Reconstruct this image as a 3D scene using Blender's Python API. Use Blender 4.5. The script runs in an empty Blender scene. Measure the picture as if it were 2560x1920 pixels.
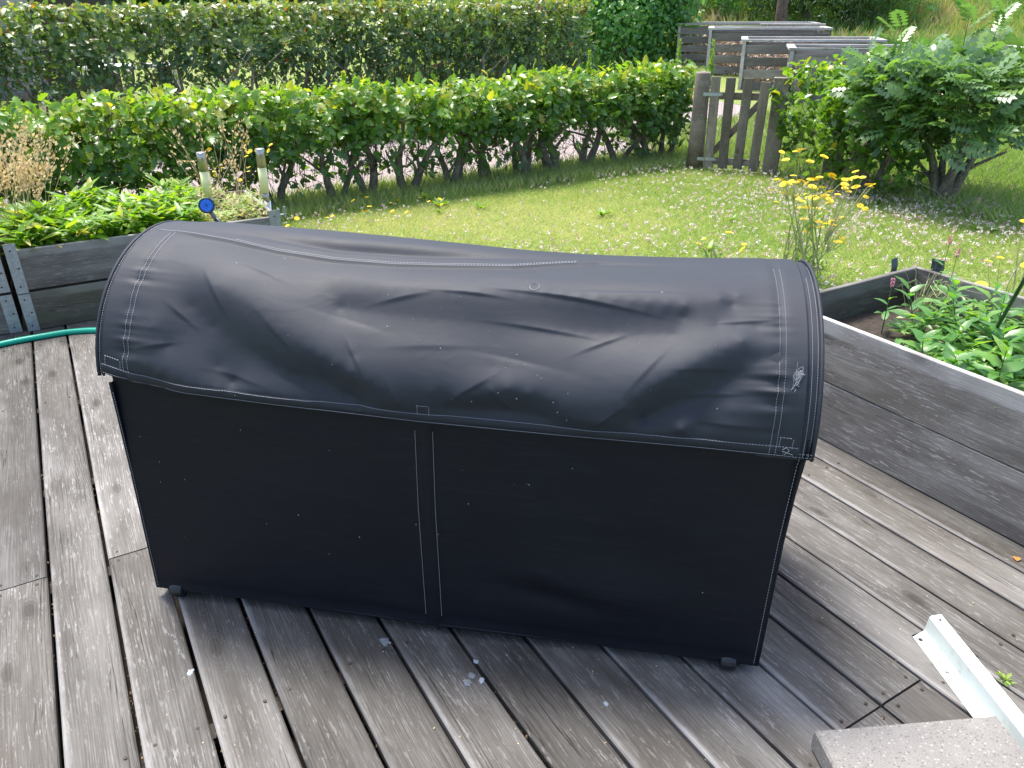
import bpy, math, random
import numpy as np
from mathutils import Vector, Matrix
PI = math.pi
R = math.radians
random.seed(7)
rng = np.random.default_rng(11)
S = bpy.context.scene
C = S.collection

# ------------------------------------------------------------------ camera
cam_d = bpy.data.cameras.new('camera')
cam = bpy.data.objects.new('camera', cam_d)
C.objects.link(cam)
S.camera = cam
H = 1.47
pit, rol = R(26.3), R(0.4)
Fv = Vector((0, math.cos(pit), -math.sin(pit)))
Uv = Vector((0, math.sin(pit), math.cos(pit)))
Rv = Vector((1, 0, 0))
cX = Rv * math.cos(rol) - Uv * math.sin(rol)
cY = Rv * math.sin(rol) + Uv * math.cos(rol)
cZ = -Fv
cam.matrix_world = Matrix(((cX.x, cY.x, cZ.x, 0), (cX.y, cY.y, cZ.y, 0), (cX.z, cY.z, cZ.z, H), (0, 0, 0, 1)))
cam_d.sensor_width = 36
cam_d.lens = 36 * 1926 / 2560
cam_d.clip_end = 400
cam_d.clip_start = 0.05

# ------------------------------------------------------------------ light
SUN_EL, SUN_AZ = 69, 33            # degrees up, degrees left of straight ahead
w = bpy.data.worlds.new('World')
S.world = w
w.use_nodes = True
wn = w.node_tree
bg = wn.nodes['Background']
sky = wn.nodes.new('ShaderNodeTexSky')
sky.sky_type = 'NISHITA'
sky.sun_disc = False
sky.sun_elevation = R(SUN_EL)
sky.sun_rotation = R(-SUN_AZ)
sky.air_density = 1.0
sky.dust_density = 3.0
sky.ozone_density = 1.0
wn.links.new(sky.outputs[0], bg.inputs[0])
bg.inputs[1].default_value = 0.15
sl = bpy.data.lights.new('sun', 'SUN')
sl.energy = 2.9
sl.angle = R(16.0)
sl.color = (1.0, 0.955, 0.88)
so = bpy.data.objects.new('sun', sl)
C.objects.link(so)
sd = Vector((-math.sin(R(SUN_AZ)) * math.cos(R(SUN_EL)), math.cos(R(SUN_AZ)) * math.cos(R(SUN_EL)), math.sin(R(SUN_EL))))
so.rotation_euler = sd.to_track_quat('Z', 'Y').to_euler()
S.view_settings.view_transform = 'Standard'
S.view_settings.look = 'None'
S.view_settings.gamma = 1
S.view_settings.exposure = 1.3
S.view_settings.use_curve_mapping = False

# ------------------------------------------------------------------ frames
A = R(30.2)                       # the deck boards run 30.2 degrees left of the view
ca, sa = math.cos(A), math.sin(A)
def D(u, v, z=0.0):
    return Vector((u * ca - v * sa, u * sa + v * ca, z))
LAWN = -0.12

# ------------------------------------------------------------------ materials
class NT:
    def __init__(s, name):
        s.m = bpy.data.materials.new(name)
        s.m.use_nodes = True
        s.t = s.m.node_tree
        s.b = s.t.nodes['Principled BSDF']
        s.out = s.t.nodes['Material Output']
    def n(s, kind, **kw):
        o = s.t.nodes.new(kind)
        for k, v in kw.items():
            setattr(o, k, v)
        return o
    def l(s, a, b):
        s.t.links.new(a, b)
    def val(s, sock, v):
        if hasattr(v, 'is_output') or isinstance(v, bpy.types.NodeSocket):
            s.l(v, sock)
        else:
            sock.default_value = v
    def math(s, op, a, b=0.0, c=0.0, clamp=False):
        o = s.n('ShaderNodeMath', operation=op, use_clamp=clamp)
        s.val(o.inputs[0], a); s.val(o.inputs[1], b)
        if op in ('MULTIPLY_ADD',):
            s.val(o.inputs[2], c)
        return o.outputs[0]
    def mix(s, f, a, b, mode='MIX'):
        o = s.n('ShaderNodeMix', data_type='RGBA', blend_type=mode)
        s.val(o.inputs[0], f); s.val(o.inputs[6], a); s.val(o.inputs[7], b)
        return o.outputs[2]
    def ramp(s, f, stops):
        o = s.n('ShaderNodeValToRGB')
        e = o.color_ramp.elements
        while len(e) < len(stops):
            e.new(0.5)
        for q, (p, c) in zip(e, stops):
            q.position = p
            q.color = (c[0], c[1], c[2], 1) if isinstance(c, tuple) else (c, c, c, 1)
        s.val(o.inputs[0], f)
        return o.outputs[0]
    def noise(s, vec, scale, detail=3.0, rough=0.55, dist=0.0):
        o = s.n('ShaderNodeTexNoise')
        s.l(vec, o.inputs['Vector'])
        o.inputs['Scale'].default_value = scale
        o.inputs['Detail'].default_value = detail
        o.inputs['Roughness'].default_value = rough
        o.inputs['Distortion'].default_value = dist
        return o.outputs[0]
    def mapp(s, vec, sc=(1, 1, 1), loc=(0, 0, 0)):
        o = s.n('ShaderNodeMapping')
        s.l(vec, o.inputs[0])
        o.inputs[1].default_value = loc
        o.inputs[3].default_value = sc
        return o.outputs[0]
    def objvec(s, rnd=True):
        tc = s.n('ShaderNodeTexCoord')
        if not rnd:
            return tc.outputs['Object'], None
        oi = s.n('ShaderNodeObjectInfo')
        v = s.n('ShaderNodeVectorMath', operation='MULTIPLY_ADD')
        s.l(oi.outputs['Random'], v.inputs[0])
        v.inputs[1].default_value = (37.1, 91.7, 53.3)
        s.l(tc.outputs['Object'], v.inputs[2])
        return v.outputs[0], oi.outputs['Random']
    def bump(s, h, strength=0.3, dist=0.002):
        o = s.n('ShaderNodeBump')
        o.inputs['Strength'].default_value = strength
        o.inputs['Distance'].default_value = dist
        s.l(h, o.inputs['Height'])
        s.l(o.outputs[0], s.b.inputs['Normal'])
        return o

def simple(name, col, rough=0.6, metal=0.0, spec=0.5, var=0.0, vscale=20, bump=0.0):
    m = NT(name)
    m.b.inputs['Roughness'].default_value = rough
    m.b.inputs['Metallic'].default_value = metal
    m.b.inputs['Specular IOR Level'].default_value = spec
    if var:
        v, _ = m.objvec()
        n = m.noise(v, vscale, 5)
        c = m.ramp(n, [(0.3, tuple(c * (1 - var) for c in col)), (0.7, tuple(min(1, c * (1 + var)) for c in col))])
        m.l(c, m.b.inputs['Base Color'])
        if bump:
            m.bump(n, bump, 0.003)
    else:
        m.b.inputs['Base Color'].default_value = (*col, 1)
    return m.m

def wood(name, dark, mid, light, flake=0.5, moss=0.0, stain=0.5, rough=0.72, flake_col=(0.55, 0.54, 0.53), bstr=0.6, edge=0.45):
    """weathered softwood, grain along local X"""
    m = NT(name)
    v, rnd = m.objvec()
    big = m.noise(m.mapp(v, (1.6, 6, 6)), 1.0, 4, 0.6)
    patch = m.noise(m.mapp(v, (3.2, 9, 9), (5, 1, 2)), 1.0, 5, 0.65)
    wv = m.n('ShaderNodeTexWave', wave_type='BANDS', bands_direction='Y')
    warp = m.noise(m.mapp(v, (0.9, 7, 7), (9, 4, 1)), 1.0, 2, 0.4)
    vy = m.n('ShaderNodeVectorMath', operation='MULTIPLY_ADD')
    m.l(warp, vy.inputs[0]); vy.inputs[1].default_value = (0, 0.11, 0)
    m.l(v, vy.inputs[2])
    m.l(m.mapp(vy.outputs[0], (0.15, 1, 1)), wv.inputs['Vector'])
    wv.inputs['Scale'].default_value = 46
    wv.inputs['Distortion'].default_value = 1.6
    wv.inputs['Detail'].default_value = 3
    wv.inputs['Detail Scale'].default_value = 1.5
    ring = wv.outputs['Fac']
    fine = m.noise(m.mapp(v, (5, 190, 190)), 1.0, 4, 0.7)
    fib = m.noise(m.mapp(v, (14, 420, 420), (3, 3, 8)), 1.0, 3, 0.6)
    cloud = m.noise(m.mapp(v, (7, 20, 20), (2, 9, 4)), 1.0, 5, 0.65)
    g = m.math('MULTIPLY_ADD', ring, 0.09, m.math('MULTIPLY', fine, 0.5))
    g = m.math('MULTIPLY_ADD', cloud, 0.34, g)
    g = m.math('MULTIPLY_ADD', big, 0.42, g)
    g = m.math('MULTIPLY_ADD', fib, 0.2, g)
    c = m.ramp(g, [(0.50, dark), (0.80, mid), (1.12 if False else 0.98, light)])
    # brown-black dirt
    dirt = m.ramp(m.noise(m.mapp(v, (2.1, 7, 7), (1, 7, 3)), 1.0, 6, 0.7), [(0.42, 0.0), (0.66, 1.0)])
    dirtf = m.math('MULTIPLY', dirt, stain)
    c = m.mix(dirtf, c, (dark[0] * 1.15, dark[1] * 1.02, dark[2] * 0.92, 1), 'MIX')
    # pale scraped flakes along the grain
    fl = m.noise(m.mapp(v, (16, 130, 130), (2, 2, 2)), 1.0, 5, 0.62, 0.3)
    fl2 = m.noise(m.mapp(v, (60, 240, 240), (7, 2, 2)), 1.0, 4, 0.6, 0.6)
    flm = m.ramp(m.math('MULTIPLY_ADD', fl2, 0.45, fl), [(0.80, 0.0), (0.86, 1.0)])
    pm = m.ramp(patch, [(0.36, 0.08), (0.62, 1.0)])
    ff = m.math('MULTIPLY', m.math('MULTIPLY', flm, pm), flake)
    c = m.mix(ff, c, (*flake_col, 1))
    zone = m.noise(m.mapp(v, (1.1, 3.2, 3.2), (4, 4, 9)), 1.0, 3, 0.5)
    c = m.mix(m.math('MULTIPLY', m.ramp(zone, [(0.50, 0.0), (0.66, 1.0)]), 0.38), c, (mid[0] * 0.72, mid[1] * 0.67, mid[2] * 0.60, 1))
    c = m.mix(m.math('MULTIPLY', m.ramp(zone, [(0.34, 1.0), (0.46, 0.0)]), 0.35), c, (light[0] * 1.1, light[1] * 1.1, light[2] * 1.1, 1))
    # long dark drying cracks
    cr = m.noise(m.mapp(v, (1.5, 75, 75), (4, 4, 4)), 1.0, 2, 0.5)
    crd = m.math('ABSOLUTE', m.math('SUBTRACT', cr, 0.5))
    crm = m.ramp(crd, [(0.0, 1.0), (0.010, 0.0)])
    crmask = m.ramp(m.noise(m.mapp(v, (1.1, 12, 12), (8, 8, 1)), 1.0, 3, 0.5), [(0.52, 0.0), (0.6, 1.0)])
    crf = m.math('MULTIPLY', crm, crmask)
    c = m.mix(m.math('MULTIPLY', crf, 0.85), c, (0.022, 0.018, 0.015, 1))
    # knots
    vo = m.n('ShaderNodeTexVoronoi', feature='F1')
    m.l(m.mapp(v, (2.6, 6.4, 3.0), (3, 3, 3)), vo.inputs['Vector'])
    vo.inputs['Scale'].default_value = 1.0
    kd = m.math('MULTIPLY_ADD', fine, 0.05, vo.outputs['Distance'])
    kn = m.ramp(kd, [(0.085, 1.0), (0.17, 0.0)])
    krg = m.math('MULTIPLY', m.math('MULTIPLY_ADD', m.math('SINE', m.math('MULTIPLY', kd, 150.0)), 0.5, 0.5), m.ramp(kd, [(0.16, 1.0), (0.30, 0.0)]))
    c = m.mix(m.math('MULTIPLY', krg, 0.35), c, (dark[0], dark[1] * 0.95, dark[2] * 0.9, 1))
    c = m.mix(m.math('MULTIPLY', kn, 0.75), c, (dark[0] * 0.55, dark[1] * 0.5, dark[2] * 0.45, 1))
    if moss:
        mm = m.ramp(m.noise(m.mapp(v, (3, 9, 9), (6, 6, 6)), 1.0, 6, 0.7), [(0.42, 0.0), (0.62, 1.0)])
        c = m.mix(m.math('MULTIPLY', mm, moss), c, (0.10, 0.105, 0.035, 1))
    # grime along some edges, pale worn arrises along others
    rawc = m.n('ShaderNodeTexCoord')
    sx = m.n('ShaderNodeSeparateXYZ'); m.l(rawc.outputs['Object'], sx.inputs[0])
    en = m.noise(m.mapp(v, (1.3, 2, 2), (8, 2, 6)), 1.0, 3, 0.6)
    ey = m.math('MULTIPLY_ADD', m.noise(m.mapp(v, (22, 30, 30), (1, 5, 2)), 1.0, 3, 0.6), 0.014, sx.outputs['Y'])
    e1 = m.math('MULTIPLY', m.ramp(ey, [(0.062, 0.0), (0.074, 1.0)]), m.ramp(en, [(0.45, 0.0), (0.6, 1.0)]))
    e2 = m.math('MULTIPLY', m.ramp(m.math('MULTIPLY', ey, -1.0), [(0.046, 0.0), (0.060, 1.0)]), m.ramp(en, [(0.40, 0.0), (0.6, 1.0)]))
    c = m.mix(m.math('MULTIPLY', e1, edge), c, (*flake_col, 1))
    c = m.mix(m.math('MULTIPLY', e2, edge), c, (dark[0] * 0.8, dark[1] * 0.75, dark[2] * 0.7, 1))
    # per board tone
    t = m.math('MULTIPLY_ADD', rnd, 0.62, 0.70)
    cc = m.n('ShaderNodeVectorMath', operation='SCALE')
    m.l(c, cc.inputs[0]); m.l(t, cc.inputs['Scale'])
    m.l(cc.outputs[0], m.b.inputs['Base Color'])
    m.b.inputs['Specular IOR Level'].default_value = 0.3
    m.l(m.ramp(g, [(0.5, rough + 0.1), (1.0, rough - 0.08)]), m.b.inputs['Roughness'])
    hh = m.math('MULTIPLY_ADD', ff, 0.35, m.math('MULTIPLY_ADD', crf, -1.2, m.math('MULTIPLY_ADD', fine, 0.55, m.math('MULTIPLY', ring, 0.10))))
    m.bump(hh, bstr, 0.0022)
    return m.m

def leafmat(name, stops, trans, rough=0.42, tw=0.4, spec=0.5, back=1.0):
    m = NT(name)
    at = m.n('ShaderNodeAttribute', attribute_name='tint')
    c = m.ramp(at.outputs['Fac'], stops)
    m.l(c, m.b.inputs['Base Color'])
    m.b.inputs['Roughness'].default_value = rough
    m.b.inputs['Specular IOR Level'].default_value = spec
    tr = m.n('ShaderNodeBsdfTranslucent')
    tc = m.mix(1.0, c, (*trans, 1), 'MULTIPLY')
    m.l(tc, tr.inputs[0])
    mx = m.n('ShaderNodeMixShader')
    mx.inputs[0].default_value = tw
    m.l(m.b.outputs[0], mx.inputs[1]); m.l(tr.outputs[0], mx.inputs[2])
    m.l(mx.outputs[0], m.out.inputs['Surface'])
    return m.m

M = {}
M['deck'] = wood('weathered_deck_wood', (0.038, 0.035, 0.031), (0.102, 0.096, 0.088), (0.205, 0.197, 0.187), 0.42, 0, 0.6, 0.68, (0.40, 0.39, 0.385), 0.8)
M['planter'] = wood('weathered_planter_wood', (0.085, 0.078, 0.070), (0.225, 0.212, 0.196), (0.38, 0.365, 0.345), 0.7, 0, 0.55, 0.8, (0.55, 0.54, 0.53))
M['planter_moss'] = wood('mossy_planter_wood', (0.075, 0.067, 0.055), (0.155, 0.145, 0.12), (0.25, 0.24, 0.21), 0.4, 0.6, 0.5, 0.85, (0.38, 0.37, 0.34))
M['planter_dark'] = wood('dark_planter_wood', (0.065, 0.06, 0.055), (0.14, 0.132, 0.122), (0.23, 0.22, 0.205), 0.55, 0.12, 0.5, 0.85, (0.34, 0.33, 0.31))
M['gate'] = wood('grey_gate_wood', (0.10, 0.082, 0.06), (0.21, 0.18, 0.145), (0.36, 0.325, 0.28), 0.3, 0, 0.45, 0.8)
M['bin'] = wood('grey_compost_wood', (0.12, 0.105, 0.095), (0.235, 0.215, 0.20), (0.36, 0.335, 0.32), 0.2, 0, 0.5, 0.8)
M['bin_top'] = wood('pale_rail_wood', (0.24, 0.235, 0.23), (0.38, 0.37, 0.36), (0.55, 0.54, 0.53), 0.2, 0, 0.1, 0.7)  # paler tone than the slat wood
M['shed'] = wood('grey_cladding_wood', (0.14, 0.135, 0.13), (0.24, 0.235, 0.23), (0.34, 0.33, 0.33), 0.2, 0, 0.2, 0.8)

def bark():
    m = NT('lichened_bark')
    v, _ = m.objvec()
    n = m.noise(m.mapp(v, (1, 1, 0.35)), 40, 5, 0.7)
    n2 = m.noise(v, 14, 4, 0.6)
    c = m.ramp(n, [(0.3, (0.08, 0.07, 0.058)), (0.6, (0.22, 0.195, 0.165)), (0.8, (0.38, 0.365, 0.33))])
    lm = m.ramp(n2, [(0.5, 0.0), (0.62, 1.0)])
    c = m.mix(m.math('MULTIPLY', lm, 0.6), c, (0.28, 0.30, 0.22, 1))
    m.l(c, m.b.inputs['Base Color'])
    m.b.inputs['Roughness'].default_value = 0.9
    m.bump(n, 1.0, 0.01)
    return m.m
M['bark'] = bark()
M['twig'] = simple('twig', (0.13, 0.10, 0.075), 0.85, var=0.3)
M['stem'] = simple('green_stem', (0.10, 0.15, 0.04), 0.6)
M['straw'] = simple('dry_straw', (0.58, 0.46, 0.27), 0.7)
M['palestem'] = simple('pale_stem', (0.33, 0.36, 0.18), 0.7)
M['galv'] = simple('galvanised_steel', (0.36, 0.40, 0.42), 0.42, 0.55, var=0.2, vscale=60)
M['galv_dark'] = simple('dull_steel', (0.10, 0.13, 0.15), 0.45, 0.5, var=0.25, vscale=90)
M['rust'] = simple('rusty_screw', (0.05, 0.035, 0.03), 0.7, 0.3)
M['steel'] = simple('brushed_steel', (0.42, 0.40, 0.37), 0.28, 0.9)
M['diffuser'] = simple('frosted_cream_plastic', (0.80, 0.80, 0.42), 0.4)
M['clear'] = simple('frosted_white_tube', (0.62, 0.66, 0.64), 0.25)
M['hose'] = simple('green_hose_rubber', (0.0, 0.36, 0.235), 0.38)
M['wire'] = simple('fence_wire', (0.16, 0.16, 0.15), 0.5, 0.6)
M['soil'] = simple('dark_soil', (0.035, 0.026, 0.02), 0.95, var=0.5, vscale=40, bump=1.0)
M['under'] = simple('shaded_joist_wood', (0.04, 0.033, 0.028), 0.95, var=0.4, vscale=15)
M['terracotta'] = simple('terracotta', (0.48, 0.30, 0.22), 0.8, var=0.15)
M['blueplastic'] = simple('blue_plastic', (0.006, 0.13, 0.62), 0.3)
M['bluepale'] = simple('pale_blue_relief', (0.07, 0.33, 0.75), 0.35)
M['blackplastic'] = simple('black_plastic', (0.012, 0.014, 0.017), 0.35)
M['greyplastic'] = simple('grey_plastic', (0.17, 0.18, 0.19), 0.35)
M['stake'] = simple('green_coated_stake', (0.004, 0.05, 0.045), 0.35)
M['spot'] = simple('bird_dropping', (0.36, 0.40, 0.44), 0.9)
M['petal'] = simple('yellow_petal', (0.85, 0.62, 0.005), 0.6)
M['chips'] = simple('pale_wood_chips', (0.66, 0.52, 0.42), 0.9, var=0.5, vscale=30, bump=1)
M['litter'] = simple('dry_leaf_litter', (0.19, 0.12, 0.06), 0.9, var=0.5, vscale=80)
M['pinkflower'] = simple('pink_flower', (0.62, 0.27, 0.34), 0.7)
M['fireweed'] = simple('fireweed_pink', (0.55, 0.13, 0.33), 0.7)
M['thread'] = simple('pale_thread', (0.33, 0.34, 0.37), 0.8)
M['speck'] = simple('pale_speck', (0.36, 0.37, 0.37), 0.9)
M['white_paint'] = simple('white_table_paint', (0.8, 0.8, 0.8), 0.6)

def whitemetal():
    m = NT('white_powder_coated_metal')
    v, _ = m.objvec(False)
    n = m.noise(v, 45, 6, 0.7)
    n2 = m.noise(m.mapp(v, (1, 1, 1), (3, 3, 3)), 7, 3, 0.5)
    f = m.math('MULTIPLY', m.ramp(n, [(0.52, 0.0), (0.72, 1.0)]), m.ramp(n2, [(0.45, 0.0), (0.6, 1.0)]))
    c = m.mix(m.math('MULTIPLY', f, 0.7), (0.58, 0.64, 0.63, 1), (0.22, 0.24, 0.19, 1))
    m.l(c, m.b.inputs['Base Color'])
    m.b.inputs['Roughness'].default_value = 0.35
    return m.m
M['whitemetal'] = whitemetal()

def concrete():
    m = NT('exposed_aggregate_concrete')
    v, _ = m.objvec(False)
    vo = m.n('ShaderNodeTexVoronoi', feature='F1'); m.l(v, vo.inputs['Vector']); vo.inputs['Scale'].default_value = 150
    n = m.noise(v, 320, 3, 0.7)
    n2 = m.noise(v, 9, 4, 0.6)
    c = m.ramp(n2, [(0.3, (0.14, 0.13, 0.115)), (0.7, (0.225, 0.205, 0.185))])
    sp = m.n('ShaderNodeSeparateColor'); m.l(vo.outputs['Color'], sp.inputs[0])
    st = m.math('MULTIPLY', m.ramp(sp.outputs[0], [(0.62, 0.0), (0.66, 1.0)]), m.ramp(vo.outputs['Distance'], [(0.25, 1.0), (0.5, 0.0)]))
    c = m.mix(m.math('MULTIPLY', st, 0.8), c, (0.07, 0.066, 0.062, 1))
    st2 = m.math('MULTIPLY', m.ramp(sp.outputs[1], [(0.8, 0.0), (0.84, 1.0)]), m.ramp(vo.outputs['Distance'], [(0.25, 1.0), (0.5, 0.0)]))
    c = m.mix(m.math('MULTIPLY', st2, 0.5), c, (0.5, 0.46, 0.42, 1))
    c = m.mix(0.3, c, m.ramp(n, [(0.3, 0.07), (0.7, 0.42)]), 'MIX')
    m.l(c, m.b.inputs['Base Color'])
    m.b.inputs['Roughness'].default_value = 0.9
    m.bump(n, 0.5, 0.002)
    return m.m
M['concrete'] = concrete()

def fabric(name, c0, c1, spec, r0, r1):
    m = NT(name)
    tc = m.n('ShaderNodeTexCoord')
    v = tc.outputs['Object']
    n = m.noise(m.mapp(v, (1, 3, 3)), 5, 5, 0.6)
    dust = m.noise(m.mapp(v, (9, 90, 90)), 1.0, 5, 0.6)
    c = m.ramp(n, [(0.3, c0), (0.75, c1)])
    c = m.mix(m.ramp(dust, [(0.5, 0.0), (0.8, 0.05)]), c, (0.10, 0.10, 0.10, 1))
    m.l(c, m.b.inputs['Base Color'])
    m.l(m.ramp(n, [(0.3, r0), (0.7, r1)]), m.b.inputs['Roughness'])
    m.b.inputs['Specular IOR Level'].default_value = spec
    wv = m.noise(m.mapp(v, (300, 1500, 1500)), 1.0, 2, 0.5)
    wr = m.noise(m.mapp(v, (9, 16, 16)), 1.0, 4, 0.55, 0.6)
    cn = m.noise(m.mapp(v, (6.5, 9, 9), (2, 7, 1)), 1.0, 2, 0.45, 0.8)
    ck = m.math('SUBTRACT', 1.0, m.math('MULTIPLY', m.math('ABSOLUTE', m.math('SUBTRACT', cn, 0.5)), 9.0), clamp=True)
    ckm = m.ramp(m.noise(m.mapp(v, (5, 5, 5), (9, 3, 3)), 1.0, 2, 0.5), [(0.50, 0.0), (0.62, 1.0)])
    hb = m.math('MULTIPLY_ADD', m.math('MULTIPLY', ck, ckm), 0.5, wr)
    m.bump(m.math('MULTIPLY_ADD', wv, 0.08, hb), 0.20, 0.004)
    return m.m
M['fabric'] = fabric('lit_lid_tarpaulin', (0.0135, 0.0175, 0.0275), (0.020, 0.025, 0.037), 0.40, 0.62, 0.70)  # lighter copy of the cover cloth: light on the lid put into its colour
M['fabric_low'] = fabric('shaded_navy_tarpaulin', (0.0018, 0.0032, 0.0075), (0.0030, 0.0048, 0.0105), 0.28, 0.58, 0.66)  # darker copy of the same cloth: shade on the body painted into it

def groundmat():
    m = NT('lawn_soil')
    v, _ = m.objvec(False)
    n = m.noise(v, 0.9, 5, 0.6)
    n2 = m.noise(v, 28, 5, 0.7)
    c = m.ramp(n, [(0.3, (0.14, 0.22, 0.04)), (0.52, (0.22, 0.28, 0.07)), (0.75, (0.34, 0.33, 0.12))])
    c = m.mix(0.5, c, m.ramp(n2, [(0.3, (0.09, 0.14, 0.03)), (0.7, (0.32, 0.38, 0.11))]))
    m.l(c, m.b.inputs['Base Color'])
    m.b.inputs['Roughness'].default_value = 0.95
    m.bump(n2, 1.0, 0.03)
    return m.m
M['ground'] = groundmat()

def pathmat():
    m = NT('pinkish_gravel')
    v, _ = m.objvec(False)
    n = m.noise(v, 1.4, 4, 0.6)
    n2 = m.noise(v, 120, 4, 0.7)
    c = m.ramp(n2, [(0.3, (0.20, 0.165, 0.16)), (0.7, (0.38, 0.325, 0.32))])
    c = m.mix(m.ramp(n, [(0.45, 0.0), (0.75, 0.5)]), c, (0.27, 0.21, 0.18, 1))
    m.l(c, m.b.inputs['Base Color'])
    m.b.inputs['Roughness'].default_value = 0.95
    m.bump(n2, 0.6, 0.01)
    return m.m
M['path'] = pathmat()

M['grass'] = leafmat('grass_blade', [(0.0, (0.19, 0.31, 0.08)), (0.5, (0.35, 0.45, 0.16)), (0.8, (0.53, 0.54, 0.27)), (1.0, (0.67, 0.62, 0.40))], (1.3, 1.35, 0.6), 0.5, 0.4)
M['weeds'] = leafmat('tall_weeds', [(0.0, (0.13, 0.25, 0.075)), (0.5, (0.26, 0.39, 0.10)), (0.8, (0.42, 0.45, 0.15)), (1.0, (0.52, 0.42, 0.27))], (1.2, 1.3, 0.6), 0.6, 0.35)
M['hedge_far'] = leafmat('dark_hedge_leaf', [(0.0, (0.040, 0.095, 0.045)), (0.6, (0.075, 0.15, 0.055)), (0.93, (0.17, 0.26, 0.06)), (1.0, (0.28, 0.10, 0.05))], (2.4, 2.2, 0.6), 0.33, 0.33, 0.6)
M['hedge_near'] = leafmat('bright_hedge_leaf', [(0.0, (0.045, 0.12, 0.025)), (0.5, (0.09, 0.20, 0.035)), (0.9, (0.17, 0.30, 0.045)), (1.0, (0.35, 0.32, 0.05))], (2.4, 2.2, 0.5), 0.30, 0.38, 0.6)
M['rowan'] = leafmat('silvery_rowan_leaf', [(0.0, (0.10, 0.20, 0.08)), (0.7, (0.17, 0.28, 0.13)), (1.0, (0.24, 0.38, 0.09))], (1.7, 1.9, 0.6), 0.33, 0.3, 0.8)
M['knot'] = leafmat('lance_leaf', [(0.0, (0.05, 0.16, 0.04)), (0.6, (0.10, 0.25, 0.05)), (1.0, (0.24, 0.38, 0.06))], (2.2, 2.1, 0.5), 0.36, 0.38, 0.6)
M['yellowgreen'] = leafmat('sunny_leaf', [(0.0, (0.09, 0.22, 0.02)), (0.6, (0.17, 0.33, 0.03)), (0.93, (0.30, 0.40, 0.05)), (1.0, (0.48, 0.42, 0.12))], (1.9, 1.8, 0.5), 0.38, 0.42, 0.5)
M['bush'] = leafmat('bush_leaf', [(0.0, (0.075, 0.20, 0.085)), (0.6, (0.15, 0.33, 0.10)), (1.0, (0.28, 0.45, 0.11))], (2.0, 2.0, 0.5), 0.4, 0.35)
M['clover'] = leafmat('clover_blossom', [(0.0, (0.55, 0.33, 0.33)), (0.5, (0.75, 0.62, 0.58)), (1.0, (0.85, 0.8, 0.74))], (1, 1, 1), 0.8, 0.2)
M['strawleaf'] = leafmat('straw_seedhead', [(0.0, (0.46, 0.35, 0.2)), (1.0, (0.75, 0.62, 0.4))], (1.2, 1.1, 0.8), 0.7, 0.35)

# ------------------------------------------------------------------ object helpers
def tag(o, label=None, cat=None, group=None, kind=None):
    if label: o['label'] = label
    if cat: o['category'] = cat
    if group: o['group'] = group
    if kind: o['kind'] = kind
    return o
def empty(name, loc=(0, 0, 0), rz=0.0):
    o = bpy.data.objects.new(name, None)
    C.objects.link(o)
    o.location = loc
    o.rotation_euler = (0, 0, rz)
    o.empty_display_size = 0.05
    return o
def link(name, me, parent=None, loc=None, rot=None):
    o = bpy.data.objects.new(name, me)
    C.objects.link(o)
    if parent is not None: o.parent = parent
    if loc is not None: o.location = loc
    if rot is not None: o.rotation_euler = rot
    return o

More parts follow.
